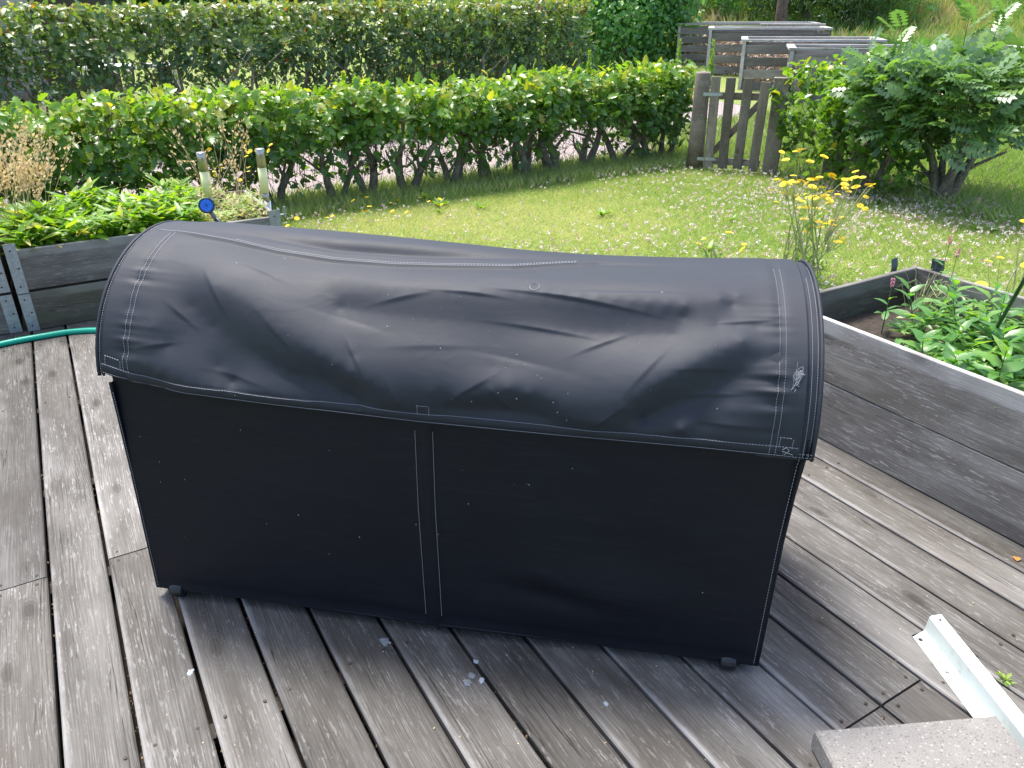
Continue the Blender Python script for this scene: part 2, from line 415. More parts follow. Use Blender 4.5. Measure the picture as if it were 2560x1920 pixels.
class MB:
    def __init__(s):
        s.v = []; s.f = []
    def add(s, vs, fs):
        b = len(s.v)
        s.v += [tuple(p) for p in vs]
        s.f += [tuple(i + b for i in q) for q in fs]
    def box(s, lo, hi, mtx=None):
        x0, y0, z0 = lo; x1, y1, z1 = hi
        vs = [(x0, y0, z0), (x1, y0, z0), (x1, y1, z0), (x0, y1, z0), (x0, y0, z1), (x1, y0, z1), (x1, y1, z1), (x0, y1, z1)]
        if mtx is not None: vs = [mtx @ Vector(p) for p in vs]
        s.add(vs, [(0, 3, 2, 1), (4, 5, 6, 7), (0, 1, 5, 4), (1, 2, 6, 5), (2, 3, 7, 6), (3, 0, 4, 7)])
    def plank(s, L, W, T, b=0.004, seg=1, wob=0.0):
        """length along X from 0..L, width Y centred, thickness Z 0..T; chamfered long edges"""
        cs = [(-W/2 + b, 0), (W/2 - b, 0), (W/2, b), (W/2, T - b), (W/2 - b, T), (-W/2 + b, T), (-W/2, T - b), (-W/2, b)]
        vs = []
        for i in range(seg + 1):
            x = L * i / seg
            dy = random.uniform(-wob, wob) if 0 < i < seg else 0
            dz = random.uniform(-wob, wob) * 0.5 if 0 < i < seg else 0
            vs += [(x, y + dy, z + dz) for y, z in cs]
        fs = []
        for i in range(seg):
            for k in range(8):
                a = i * 8 + k; c = i * 8 + (k + 1) % 8
                fs.append((a, a + 8, c + 8, c))
        fs.append(tuple(range(8)))
        fs.append(tuple(reversed(range(seg * 8, seg * 8 + 8))))
        s.add(vs, fs)
    def tube(s, pts, rad, n=6, cap=True):
        pts = [Vector(p) for p in pts]
        if not hasattr(rad, '__len__'): rad = [rad] * len(pts)
        rings = []
        up = Vector((0, 0, 1))
        prev = None
        for i, p in enumerate(pts):
            t = (pts[min(i + 1, len(pts) - 1)] - pts[max(i - 1, 0)])
            if t.length < 1e-9: t = Vector((0, 0, 1))
            t.normalize()
            if prev is None:
                a = t.cross(up)
                if a.length < 0.05: a = t.cross(Vector((1, 0, 0)))
            else:
                a = prev - t * prev.dot(t)
                if a.length < 1e-6: a = t.cross(up)
            a.normalize(); prev = a
            b = t.cross(a)
            rings.append([p + (a * math.cos(2*PI*k/n) + b * math.sin(2*PI*k/n)) * rad[i] for k in range(n)])
        vs = [q for r in rings for q in r]
        fs = []
        for i in range(len(pts) - 1):
            for k in range(n):
                a = i*n + k; c = i*n + (k+1) % n
                fs.append((a, c, c + n, a + n))
        if cap:
            fs.append(tuple(reversed(range(n))))
            fs.append(tuple(range((len(pts)-1)*n, len(pts)*n)))
        s.add(vs, fs)
    def lathe(s, prof, n=16, mtx=None):
        vs = []
        for r, z in prof:
            for k in range(n):
                p = Vector((r*math.cos(2*PI*k/n), r*math.sin(2*PI*k/n), z))
                vs.append(mtx @ p if mtx is not None else p)
        fs = []
        for i in range(len(prof) - 1):
            for k in range(n):
                a = i*n + k; c = i*n + (k+1) % n
                fs.append((a, c, c + n, a + n))
        fs.append(tuple(reversed(range(n)))); fs.append(tuple(range((len(prof)-1)*n, len(prof)*n)))
        s.add(vs, fs)
    def mesh(s, name, mat, smooth=False):
        me = bpy.data.meshes.new(name)
        me.from_pydata(s.v, [], s.f)
        if mat is not None: me.materials.append(mat)
        if smooth:
            me.polygons.foreach_set('use_smooth', [True] * len(me.polygons))
        me.update()
        return me
    def build(s, name, mat, parent=None, smooth=False, loc=None, rot=None):
        return link(name, s.mesh(name, mat, smooth), parent, loc, rot)

def np_mesh(name, V, F, mat, tint=None, smooth=False):
    """V (n,3); F list of (m,k) index arrays"""
    me = bpy.data.meshes.new(name)
    me.vertices.add(len(V))
    me.vertices.foreach_set('co', np.ascontiguousarray(V, dtype=np.float32).ravel())
    loops = np.concatenate([f.ravel() for f in F]).astype(np.int32)
    tot = np.concatenate([np.full(len(f), f.shape[1], dtype=np.int32) for f in F])
    start = np.concatenate([[0], np.cumsum(tot)[:-1]]).astype(np.int32)
    me.loops.add(len(loops))
    me.loops.foreach_set('vertex_index', loops)
    me.polygons.add(len(tot))
    me.polygons.foreach_set('loop_start', start)
    me.polygons.foreach_set('loop_total', tot)
    if smooth: me.polygons.foreach_set('use_smooth', np.ones(len(tot), dtype=bool))
    if mat is not None: me.materials.append(mat)
    if tint is not None:
        a = me.attributes.new('tint', 'FLOAT', 'POINT')
        a.data.foreach_set('value', np.ascontiguousarray(tint, dtype=np.float32))
    me.update(calc_edges=True)
    return me

def norm(a):
    return a / np.maximum(np.linalg.norm(a, axis=1, keepdims=True), 1e-9)

def scatter(tmpl, pos, dirs, nrm, size, tint):
    """tmpl = (verts, [faces by size]); leaf axis = +x, face normal = +z"""
    tv, tf = tmpl
    N = len(pos)
    X = norm(dirs)
    Z = nrm - X * np.sum(nrm * X, axis=1, keepdims=True)
    Z = norm(Z)
    Y = np.cross(Z, X)
    s = np.asarray(size).reshape(-1, 1, 1) * np.ones((N, 1, 1))
    P = (tv[None, :, 0:1] * X[:, None, :] + tv[None, :, 1:2] * Y[:, None, :] + tv[None, :, 2:3] * Z[:, None, :]) * s + pos[:, None, :]
    nv = len(tv)
    off = (np.arange(N) * nv)
    F = [(f[None, :, :] + off[:, None, None]).reshape(-1, f.shape[1]) for f in tf]
    return P.reshape(-1, 3), F, np.repeat(tint, nv)

def merge(parts):
    V = []; F = {}; T = []; b = 0
    for v, f, t in parts:
        V.append(v); T.append(t)
        for q in f:
            F.setdefault(q.shape[1], []).append(q + b)
        b += len(v)
    return np.concatenate(V), [np.concatenate(F[k]) for k in F], np.concatenate(T)

def tmpl_leaf(kind):
    if kind == 'lobed':     # whitebeam-like: broad, toothed
        xs = [0.0, 0.16, 0.30, 0.42, 0.56, 0.68, 0.80, 0.90, 1.0]
        ws = [0.0, 0.17, 0.31, 0.20, 0.31, 0.17, 0.21, 0.07, 0.0]
    elif kind == 'oval':
        xs = [0.0, 0.2, 0.5, 0.8, 1.0]; ws = [0.0, 0.26, 0.36, 0.22, 0.0]
    elif kind == 'lance':
        xs = [0.0, 0.12, 0.35, 0.65, 0.88, 1.0]; ws = [0.0, 0.10, 0.155, 0.11, 0.04, 0.0]
    elif kind == 'tri':
        xs = [0.0, 0.5, 1.0]; ws = [0.0, 0.3, 0.0]
    n = len(xs)
    V = []
    for x, w_ in zip(xs, ws):
        droop = -0.16 * x * x
        V.append((x, 0, droop))
    L = {}; Rr = {}
    for i in range(1, n - 1):
        droop = -0.16 * xs[i] ** 2
        L[i] = len(V); V.append((xs[i], ws[i], droop + 0.28 * ws[i]))
        Rr[i] = len(V); V.append((xs[i], -ws[i], droop + 0.28 * ws[i]))
    q = []; t = []
    for i in range(n - 1):
        if i == 0:
            t.append((0, 1, L[1])); t.append((0, Rr[1], 1))
        elif i == n - 2:
            t.append((i, i + 1, L[i])); t.append((i, Rr[i], i + 1))
        else:
            q.append((i, i + 1, L[i + 1], L[i])); q.append((i, Rr[i], Rr[i + 1], i + 1))
    F = [np.array(t)]
    if q: F.append(np.array(q))
    return np.array(V, float), F
def tmpl_pinnate(pairs=5):
    V = []; Q = []
    def strip(p, d, L, wd):
        d = np.array(d) / np.linalg.norm(d)
        sd_ = np.array((-d[1], d[0], 0))
        b = len(V)
        p = np.array(p)
        V.extend([p, p + d*L*0.45 + sd_*wd + (0, 0, .02), p + d*L + (0, 0, -.05), p + d*L*0.45 - sd_*wd + (0, 0, .02)])
        Q.append((b, b+3, b+2, b+1))
    for i in range(pairs):
        x = 0.18 + 0.70 * i / (pairs - 1)
        L = 0.34 - 0.10 * abs(i - 2) / 3
        z = -0.14 * x * x
        strip((x, 0.01, z), (0.5, 1, 0), L, 0.095)
        strip((x, -0.01, z), (0.5, -1, 0), L, 0.095)
    strip((0.88, 0, -0.11), (1, 0, 0), 0.28, 0.085)
    b = len(V)
    V.extend([np.array((0, .006, 0)), np.array((.95, .004, -.12)), np.array((.95, -.004, -.12)), np.array((0, -.006, 0))])
    Q.append((b, b+3, b+2, b+1))
    return np.array(V), [np.array(Q)]
T_LOBED, T_OVAL, T_LANCE, T_TRI, T_PIN = tmpl_leaf('lobed'), tmpl_leaf('oval'), tmpl_leaf('lance'), tmpl_leaf('tri'), tmpl_pinnate()
BL_V = np.array([(0, -.5, 0), (0, .5, 0), (.55, .4, .04), (.55, -.4, .04), (1, 0, -.08)], float)
def blade_tmpl(width):
    v = BL_V.copy(); v[:, 1] *= width
    return v, [np.array([(0, 3, 2, 1)]), np.array([(3, 4, 2)])]

def unit(n, zbias=0.0, r=rng):
    a = r.normal(size=(n, 3)); a = norm(a); a[:, 2] += zbias
    return norm(a)

# ------------------------------------------------------------------ ground and hill
def hillz(x, y):
    x = np.asarray(x, float); y = np.asarray(y, float)
    base = LAWN + 0.0 * x
    v = -sa * x + ca * y
    rise = 0.055 * np.clip(y - 10.5, 0, 9) * np.clip((x + 1) / 5, 0, 1)
    yy = y - 20.5 - 0.10 * np.clip(8 - x, 0, 12) - 0.03 * np.clip(x - 8, 0, 30) ** 1
    hill = 0.34 * np.where(yy > 0, np.sqrt(yy * yy + 1.2) - 1.095, 0) * np.clip((x + 22) / 18, 0.25, 1)
    bumps = 0.16 * np.sin(x * 0.9 + 1) * np.sin(y * 0.7) * np.clip((y - 20) / 6, 0, 1)
    return base + rise + hill + bumps
xs = np.concatenate([np.linspace(-90, -14, 20), np.linspace(-13, 20, 90), np.linspace(21, 110, 24)])
ys = np.concatenate([np.linspace(-30, -1, 8), np.linspace(0, 45, 110), np.linspace(47, 160, 26)])
gx, gy = np.meshgrid(xs, ys)
gz = hillz(gx, gy)
nx, ny = len(xs), len(ys)
idx = np.arange(nx * ny).reshape(ny, nx)
q = np.stack([idx[:-1, :-1], idx[:-1, 1:], idx[1:, 1:], idx[1:, :-1]], -1).reshape(-1, 4)
ground = link('ground', np_mesh('ground', np.stack([gx, gy, gz], -1).reshape(-1, 3), [q], M['ground'], smooth=True))
tag(ground, 'grassy garden ground rising to a slope at the back', kind='structure')

# gravel path between the hedges, 4 mm proud of the ground (deck frame: v 7.25..9.7)
b = MB()
us = np.linspace(-9, 9.6, 60)
V = []
for i, u in enumerate(us):
    e0 = 7.22 + 0.05 * math.sin(u * 3.1) + 0.03 * math.sin(u * 7.7)
    e1 = 9.75 + 0.06 * math.sin(u * 2.3) + 0.04 * math.sin(u * 6.1)
    V += [D(u, e0, LAWN + 0.006), D(u, e1, LAWN + 0.006)]
b.add(V, [(2*i, 2*i+2, 2*i+3, 2*i+1) for i in range(len(us) - 1)])
p = b.build('path', M['path'])
for vtx in p.data.vertices:
    vtx.co.z = max(float(hillz(vtx.co.x, vtx.co.y)), LAWN) + 0.008
tag(p, 'pinkish gravel path between the two hedges', kind='structure')

# ------------------------------------------------------------------ deck
deck = empty('deck', (0, 0, 0), A)
tag(deck, 'weathered grey timber deck', kind='structure')
b = MB()
for vv in (-0.7, -0.1, 0.62, 1.4, 2.14, 2.7, 3.4, 4.1, 4.75, 5.18):
    b.box((-1.2, vv, -0.11), (3.2 if vv < 2.5 else 1.15, vv + 0.045, -0.031))
b.build('joist', M['under'], deck)
b = MB()
b.box((-2.0, -1.0, -0.118), (3.0, 2.6, -0.112)); b.box((-2.0, 2.601, -0.118), (1.15, 5.2, -0.112))
tag(b.build('soil', M['soil'], deck), kind='structure')
G0, PITCH, BW = -0.277, 0.1508, 0.1415
joints = {-1: 2.182, 1: 2.175, 10: 0.670, 11: 0.671, 4: 2.9, -3: 1.2, 7: 2.2, 13: 1.62, 14: 0.15, 16: 1.9}
def board(u, v0, v1):
    bm = MB()
    bm.plank(v1 - v0, BW + random.uniform(-0.0015, 0.0015), 0.028, 0.0035, max(1, int((v1 - v0) / 0.35)), 0.0011)
    # long axis local X -> deck +v
    o = bm.build('board', M['deck'], deck, loc=(u, v0, -0.028 + random.uniform(-0.0012, 0.0012)), rot=(0, 0, PI/2))
    return o
scr = []
for k in range(-6, 22):
    uc = G0 + PITCH * k + PITCH / 2
    vend = 5.22 if uc < 1.15 else 2.45
    if uc > 3.0: continue
    if k in joints:
        board(uc, -0.75, joints[k] - 0.0025); board(uc, joints[k] + 0.0025, vend)
        for s_ in (-1, 1):
            for dd in (-0.022, 0.022):
                scr.append((uc + s_ * 0.045, joints[k] + dd + random.uniform(-.004, .004)))
    else:
        board(uc, -0.75 + 0 * k, vend)
    for vv in (0.62, 1.4, 3.4, 4.1):
        if abs(joints.get(k, 99) - vv) > 0.2 and vv < vend:
            for s_ in (-1, 1):
                scr.append((uc + s_ * 0.045, vv + 0.022 + random.uniform(-.006, .006)))
b = MB()
for u, v in scr:
    b.lathe([(0.0044, 0.0), (0.0044, 0.0018), (0.002, 0.0018)], 7, Matrix.Translation((u, v, 0.0)))
sc = b.build('screw', M['rust'], deck); sc['kind'] = 'stuff'

# droppings and scraps on the deck
def blot(name, u, v, r, mat, asp=1.5, rot=0.3):
    bm = MB()
    n = 14
    vs = []
    for k in range(n):
        a = 2*PI*k/n; rr = r * random.uniform(0.6, 1.15)
        x, y = rr * math.cos(a), rr * asp * math.sin(a)
        vs.append((x, y, 0.0006))
    vs2 = [(x*0.8, y*0.8, 0.0022) for x, y, z in vs]
    bm.add(vs + vs2, [(k, (k+1) % n, n + (k+1) % n, n + k) for k in range(n)] + [tuple(range(n, 2*n))])
    return bm.build(name, mat, deck, loc=(u, v, 0.0005), rot=(0, 0, rot))
m_sp2 = simple('worn_paint_spot', (0.2, 0.22, 0.235), 0.9, var=0.35, vscale=160)
for u, v, r, mt in [(0.01, 1.597, 0.0085, M['spot']), (0.46, 1.449, 0.0135, m_sp2), (0.60, 1.235, 0.009, m_sp2), (0.613, 1.21, 0.008, M['spot']), (0.581, 1.223, 0.009, m_sp2), (0.629, 1.269, 0.006, M['spot']), (1.66, 0.62, 0.008, m_sp2), (0.83, 1.0, 0.005, M['spot'])]:
    blot('stain', u, v, r, mt, 1.5, random.uniform(-.5, .5))
# petals, chips and dust specks
n = 230
vv = rng.uniform(0.3, 1.9, n); uu = rng.uniform(-0.1, 2.1, n)
pp = np.stack([uu * ca - vv * sa, uu * sa + vv * ca, np.full(n, 0.002)], 1)
dr = unit(n); dr[:, 2] *= 0.15
V_, F_, T_ = scatter(T_TRI, pp, dr, np.tile([[0, 0, 1.0]], (n, 1)), rng.uniform(0.002, 0.0065, n) * rng.uniform(0.6, 1.3, n), rng.uniform(0, 1, n))
tag(link('petal_scraps', np_mesh('petal_scraps', V_, F_, M['strawleaf'], T_)), 'tiny pale petals and chips scattered over the deck boards', 'litter', kind='stuff')
n = 5200
kk = rng.integers(-3, 15, n); vv = rng.uniform(0.2, 4.0, n)
uu = G0 + PITCH * kk + rng.normal(0, 0.0022, n)
pp = np.stack([uu * ca - vv * sa, uu * sa + vv * ca, rng.uniform(-0.024, -0.012, n)], 1)
keep = (np.sin(vv * 7 + kk * 3) + rng.normal(0, .5, n)) > 0.25
pp = pp[keep]; n = len(pp)
V_, F_, T_ = scatter(T_TRI, pp, unit(n), unit(n), rng.uniform(0.004, 0.011, n), rng.uniform(0, 1, n))
tag(link('gap_litter', np_mesh('gap_litter', V_, F_, M['litter'], T_)), 'brown leaf crumbs caught in the gaps between deck boards', 'litter', kind='stuff')
# one orange leaf and small weeds growing from the gaps
def sprig(name, u, v, n, L, mat, label, cat, z=0.0, group=None, spread=1.0, tlo=0.2):
    e = empty(name, D(u, v, z))
    nn = n
    an = rng.uniform(0, 2*PI, nn)
    el = rng.uniform(0.1, 1.0, nn)
    d_ = np.stack([np.cos(an) * spread, np.sin(an) * spread, el], 1)
    hh = rng.uniform(0.0, L * 0.8, nn)
    pos = np.stack([np.cos(an) * 0.004, np.sin(an) * 0.004, hh], 1)
    V_, F_, T_ = scatter(T_LANCE, pos, d_, np.tile([[0, 0, 1.0]], (nn, 1)) + unit(nn) * 0.3, rng.uniform(0.5, 1, nn) * L, rng.uniform(tlo, 1, nn))
    me = np_mesh('foliage', V_, F_, mat, T_)
    link('foliage', me, e)
    return tag(e, label, cat, group)
sprig('weed', 1.69, 0.565, 16, 0.024, M['yellowgreen'], 'larger little green weed sprouting from the deck gap beside the white profile', 'weed')
sprig('weed', 1.735, 0.535, 9, 0.016, M['yellowgreen'], 'smaller green weed in the deck gap at the right edge of the photo', 'weed')
lf = np_mesh('fallen_leaf', *scatter(T_OVAL, np.array([[0, 0, 0.003]]), np.array([[1, .2, 0]]), np.array([[0, 0, 1.0]]), [0.03], np.array([0.6]))[:2], simple('orange_dead_leaf', (0.42, 0.17, 0.04), 0.7))
o = link('fallen_leaf', lf, None, D(2.165, 0.80, 0.0), (0, 0, 0.9)); tag(o, 'curled orange brown leaf lying on the deck at the right edge', 'leaf')

# ------------------------------------------------------------------ covered cart
BLx, BLy, WANG = -0.982, 1.662, R(-10.713)
W = 1.595
cover = empty('covered_cart', (BLx, BLy, 0), WANG)
tag(cover, 'big black tarpaulin cover with rounded lid and pale stitching standing on the deck', 'cover')
CD, CZ, RR = 0.332, 0.645, 0.31
RXX = 0.330
def rz(s):
    return 0.309 - 0.030 * np.clip(np.asarray(s, float) / 1.6, -0.05, 1.05)
DEG = RR * PI / 180
ctrl = []
def line(pts, h, step=0.05):
    if not hasattr(h, '__len__'): h = [h] * len(pts)
    for i in range(len(pts) - 1):
        (s0, t0), (s1, t1) = pts[i], pts[i+1]
        L = math.hypot(s1 - s0, (t1 - t0) * DEG)
        n = max(1, int(L / min(step, 0.032)))
        for k in range(n):
            f = k / n
            ctrl.append((s0 + (s1-s0)*f, t0 + (t1-t0)*f, h[i] + (h[i+1]-h[i])*f))
    ctrl.append((*pts[-1], h[-1]))
# stitched edges held flat by the hoops
line([(0.07, -4), (0.07, 30), (0.07, 60), (0.07, 84), (0.07, 130), (0.07, 180)], 0.0, 0.07)
line([(-0.03, -4), (-0.03, 84), (-0.03, 180)], 0.0, 0.12)
line([(1.55, -4), (1.55, 40), (1.55, 84), (1.55, 130), (1.55, 180)], 0.0, 0.07)
line([(1.62, -4), (1.62, 84), (1.62, 180)], 0.0, 0.12)
line([(0.2, 180), (1.4, 180)], -0.02, 0.2)
line([(0.2, 140), (0.8, 140), (1.4, 140)], [-0.01, -0.02, -0.01], 0.2)
# hem
line([(0.08, -4), (0.3, -5), (0.6, -6), (0.9, -7), (1.2, -7), (1.54, -7)], 0.003, 0.08)
line([(0.08, -1), (0.3, -1), (0.6, -2), (0.9, -3), (1.2, -3), (1.54, -3)], 0.003, 0.08)
# ridge region sags between hoops
for tq in (98, 116):
    line([(0.2, tq), (0.45, tq), (0.7, tq), (0.95, tq), (1.15, tq), (1.35, tq), (1.5, tq)], [-0.002, -0.005, -0.010, -0.016, -0.016, -0.009, -0.002], 0.09)
line([(0.15, 78), (0.37, 74), (0.52, 72), (0.67, 72), (0.8, 74), (1.0, 76), (1.3, 78), (1.5, 80)], [-0.003, -0.010, -0.013, -0.014, -0.015, -0.014, -0.008, -0.003], 0.08)
# upper ledge
line([(0.51, 60), (0.67, 57), (0.86, 56), (1.01, 59), (1.20, 57), (1.35, 56), (1.5, 66)], [-0.006, -0.004, -0.002, 0.0, 0.001, 0.004, 0.0], 0.05)
# hollow under the ledge
line([(0.55, 52), (0.75, 51), (0.92, 50), (1.05, 51), (1.2, 51), (1.35, 52)], [-0.006, -0.007, -0.008, -0.009, -0.009, -0.005], 0.06)
line([(0.58, 45), (0.75, 44), (0.92, 43), (1.05, 42), (1.2, 43), (1.33, 44)], [-0.011, -0.012, -0.014, -0.016, -0.016, -0.010], 0.06)
line([(1.42, 50), (1.5, 50)], -0.004, 0.06)
# left diagonal crest
line([(0.11, 70), (0.18, 60), (0.28, 49), (0.40, 39), (0.50, 28), (0.60, 20), (0.71, 12), (0.77, 1)], [-0.002, 0.002, 0.008, 0.010, 0.012, 0.013, 0.014, 0.008], 0.045)
# right diagonal crest
line([(1.47, 42), (1.38, 32), (1.30, 22), (1.24, 12), (1.18, 1)], [0.006, 0.010, 0.013, 0.015, 0.012], 0.045)
# broad valley between the crests, rising forward to its lower edge
line([(0.72, 36), (0.95, 35), (1.15, 37)], [-0.009, -0.013, -0.012], 0.08)
line([(0.8, 24), (0.95, 24), (1.12, 24)], [0.000, -0.003, 0.000], 0.08)
line([(0.82, 12), (0.88, 10), (0.99, 16), (1.08, 13)], [0.009, 0.008, 0.011, 0.010], 0.05)
line([(1.08, 13), (1.17, 1)], [0.012, 0.013], 0.03)
line([(0.86, 3), (0.98, 4), (1.07, 3)], [-0.004, -0.008, -0.004], 0.05)
# hollows left of the left crest
line([(0.22, 40), (0.28, 32), (0.36, 24), (0.45, 16), (0.56, 8)], [-0.008, -0.012, -0.010, -0.008, -0.006], 0.05)
line([(0.14, 30), (0.18, 22)], [0.002, -0.004], 0.05)
line([(0.42, 24), (0.5, 18), (0.56, 13)], [-0.003, 0.001, -0.006], 0.04)
line([(0.54, 13), (0.62, 6), (0.65, 2)], [-0.006, -0.007, -0.006], 0.04)
line([(0.30, 14), (0.34, 8)], [-0.008, -0.004], 0.04)
# bright roll along the left hem
line([(0.09, 14), (0.16, 10), (0.24, 6), (0.34, 3), (0.48, 2), (0.6, 1)], [0.003, 0.008, 0.011, 0.010, 0.008, 0.006], 0.05)
line([(0.12, 5), (0.16, 3)], [-0.005, -0.004], 0.04)
# right of the right crest: dark drop then pleats
line([(1.50, 34), (1.44, 26), (1.37, 16), (1.28, 6)], [-0.005, -0.010, -0.011, -0.008], 0.05)
line([(1.46, 14), (1.40, 6)], [-0.001, -0.004], 0.04)
line([(1.25, 2), (1.33, 1), (1.36, 5), (1.45, 2)], [0.004, 0.006, 0.010, 0.004], 0.04)
ctrl.append((1.30, 9, 0.000)); ctrl.append((0.64, 24, 0.006)); ctrl.append((1.45, 60, -0.004))
cp = np.array([(s_, t_ * DEG, h_) for s_, t_, h_ in ctrl])
keepi = []
for i in range(len(cp)):
    if all(np.hypot(*(cp[i, :2] - cp[j, :2])) > 0.02 for j in keepi): keepi.append(i)
cp = cp[keepi]
def kern(d):
    return np.sqrt(d * d + 0.004 ** 2)
Dm = kern(np.linalg.norm(cp[:, None, :2] - cp[None, :, :2], axis=2))
nc = len(cp)
Am = np.zeros((nc + 1, nc + 1)); Am[:nc, :nc] = Dm; Am[:nc, nc] = 1; Am[nc, :nc] = 1
wts = np.linalg.solve(Am, np.concatenate([cp[:, 2], [0]]))
def rbf(s, t):
    s = np.asarray(s, float); a = np.asarray(t, float) * DEG
    sh = s.shape; s = s.ravel(); a = a.ravel()
    out = np.zeros(len(s))
    for i0 in range(0, len(s), 4000):
        d = np.hypot(s[i0:i0+4000, None] - cp[None, :, 0], a[i0:i0+4000, None] - cp[None, :, 1])
        out[i0:i0+4000] = kern(d) @ wts[:nc] + wts[nc]
    return out.reshape(sh)
HX = np.array([-0.03, 0.015, 0.079, 0.16, 0.215, 0.447, 0.78, 1.095, 1.391, 1.579, 1.62])
HZ = np.array([0.692, 0.684, 0.668, 0.658, 0.654, 0.641, 0.629, 0.625, 0.625, 0.622, 0.620])
def hemt(s):      # hem position as an (extended) angle; below 0 the cloth hangs straight
    z = np.interp(s, HX, HZ)
    return (z - CZ) / DEG
def seam_t(s):
    return np.interp(s, [-0.03, 0.07, 0.23, 0.37, 0.52, 0.67, 0.78, 0.95, 1.15, 1.62], [84, 82, 79, 74, 71.5, 71.5, 73.5, 77, 88, 92])
FOLDS = []
for q_ in ((0.28, 46, -0.9, .045, .012, .0035), (0.20, 36, -.6, .035, .012, .0025), (0.46, 30, -.7, .07, .014, .0022), (0.64, 24, -1.0, .03, .009, .0035),
           (0.88, 56, -.05, .06, .008, .0030), (0.72, 52, .3, .05, .012, .0025), (1.10, 57, -.1, .13, .008, .0035), (1.05, 43, -.1, .09, .011, .0025), (1.18, 38, .5, .05, .011, .0022),
           (0.90, 14, .6, .05, .012, .0028), (1.20, 7, .7, .05, .009, .0035), (1.34, 10, .5, .05, .014, .0028), (1.42, 20, .1, .06, .013, .0026), (1.40, 30, .1, .05, .011, .0024),
           (.35, 11, -.2, .06, .013, .0022), (.5, 9, -.4, .05, .013, -.0022), (1.46, 8, .0, .05, .011, .0024), (.15, 22, .2, .04, .011, .0024), (1.25, 63, .05, .16, .013, -.0022), (1.48, 52, .15, .05, .009, .0024),
           (.36, 60, -.35, .08, .014, .0020), (.60, 40, -.2, .07, .016, -.0020), (.80, 31, .1, .08, .018, .0016), (1.0, 28, -.15, .09, .016, -.0016), (.98, 10, -.8, .035, .009, .0025), (.74, 8, -1.1, .03, .009, .003), (1.28, 28, .9, .05, .012, .002)):
    FOLDS.append((q_[0], q_[1] * DEG, q_[2], q_[3] * 1.05, q_[4] * 0.75, q_[5] * 1.35))
def disp(s, t):
    s = np.asarray(s, float); t = np.asarray(t, float)
    h = 1.5 * rbf(s, t) + 0.003
    # puckers beside the two double seams
    ph = t * 0.62 + 1.3 * np.sin(t * 0.21 + 1) + 0.7 * np.sin(t * 0.083)
    for s0, amp, sgn in ((0.062, 0.0036, 1), (1.548, 0.0042, -1)):
        dd = (s - s0) * sgn
        e_in = np.exp(-np.clip(dd, 0, 9) / 0.035) * (dd >= 0) + np.exp(dd / 0.018) * (dd < 0) * 0.55
        mask = np.clip((t + 3) / 8, 0, 1) * np.clip((66 - t) / 20, 0, 1)
        mod = 0.5 + 0.5 * np.sin(t * 0.13 + s0 * 3)
        h = h + amp * e_in * mask * (0.35 + mod) * np.sin(ph + dd * 9 * sgn)
        h = h + 0.3 * amp * e_in * mask * np.sin(ph * 2.3 + dd * 14)
        h = h - 0.0016 * np.exp(-(dd / 0.012) ** 2)
    # seam ledge near the ridge: the back panel overlaps the front one
    st_ = seam_t(s)
    msk = np.clip((s - 0.03) / 0.1, 0, 1) * np.clip((1.45 - s) / 0.3, 0, 1)
    h = h + 0.006 * msk / (1 + np.exp(-(t - st_) * 2.2))
    f1 = np.interp(s, [0.3, 0.5, 0.75, 1.0], [86, 82, 84, 88])
    m2 = np.exp(-((s - 0.62) / 0.3) ** 2)
    h = h - 0.012 * m2 * np.exp(-((t - f1) / 2.6) ** 2) + 0.006 * m2 * np.exp(-((t - f1 - 7) / 4) ** 2)
    # small random creases
    a_m = t * DEG
    for (fs, ft, fang, flen, fw_, fa) in FOLDS:
        ds_ = s - fs; dt_ = a_m - ft
        al = ds_ * math.cos(fang) + dt_ * math.sin(fang); pe = -ds_ * math.sin(fang) + dt_ * math.cos(fang)
        pe = pe + al * al * 0.2
        m_ = np.exp(-(al / flen) ** 2)
        h = h + fa * m_ * np.where(pe > 0, np.exp(-np.abs(pe) / (fw_ * 2.2)), np.exp(-(pe / (fw_ * 0.7)) ** 2))
    # the sewn hem stays straight
    k_ = np.clip((t + 5) / 12, 0, 1); k_ = k_ * k_ * (3 - 2 * k_)
    return h * k_ + 0.004 * (1 - k_)
def surf(s, t, off=0.0, lim=True):
    s = np.asarray(s, float); t = np.asarray(t, float)
    h = disp(s, t) + off
    tc = np.clip(t, 0, 180)
    a = np.radians(tc)
    ex = np.clip(t, None, 0) * DEG
    ex2 = np.clip(t - 180, 0, None) * DEG
    d = CD - np.cos(a) * (RXX + h)
    z = CZ + np.sin(a) * (rz(s) + h) + ex - ex2
    return np.stack([s, d, z], -1)

def grid_mesh(name, P, mat, parent, thick=None):
    ny_, nx_ = P.shape[:2]
    idx = np.arange(nx_ * ny_).reshape(ny_, nx_)
    q = np.stack([idx[:-1, :-1], idx[:-1, 1:], idx[1:, 1:], idx[1:, :-1]], -1).reshape(-1, 4)
    return link(name, np_mesh(name, P.reshape(-1, 3), [q], mat, smooth=True), parent)
NS, NTT = 560, 290
ss = np.linspace(0.006, 1.603, NS)
tt = np.linspace(0, 1, NTT)
tt = np.where(tt < 0.75, tt / 0.75 * 0.5, 0.5 + (tt - 0.75) / 0.25 * 0.5)   # denser at the front
Sg, Tg = np.meshgrid(ss, tt)
t0 = hemt(Sg)
Tgr = t0 + Tg * (188 - t0)
lid = grid_mesh('lid_flap', surf(Sg, Tgr), M['fabric'], cover)
sol = lid.modifiers.new('cloth thickness', 'SOLIDIFY'); sol.thickness = 0.0016; sol.offset = -1
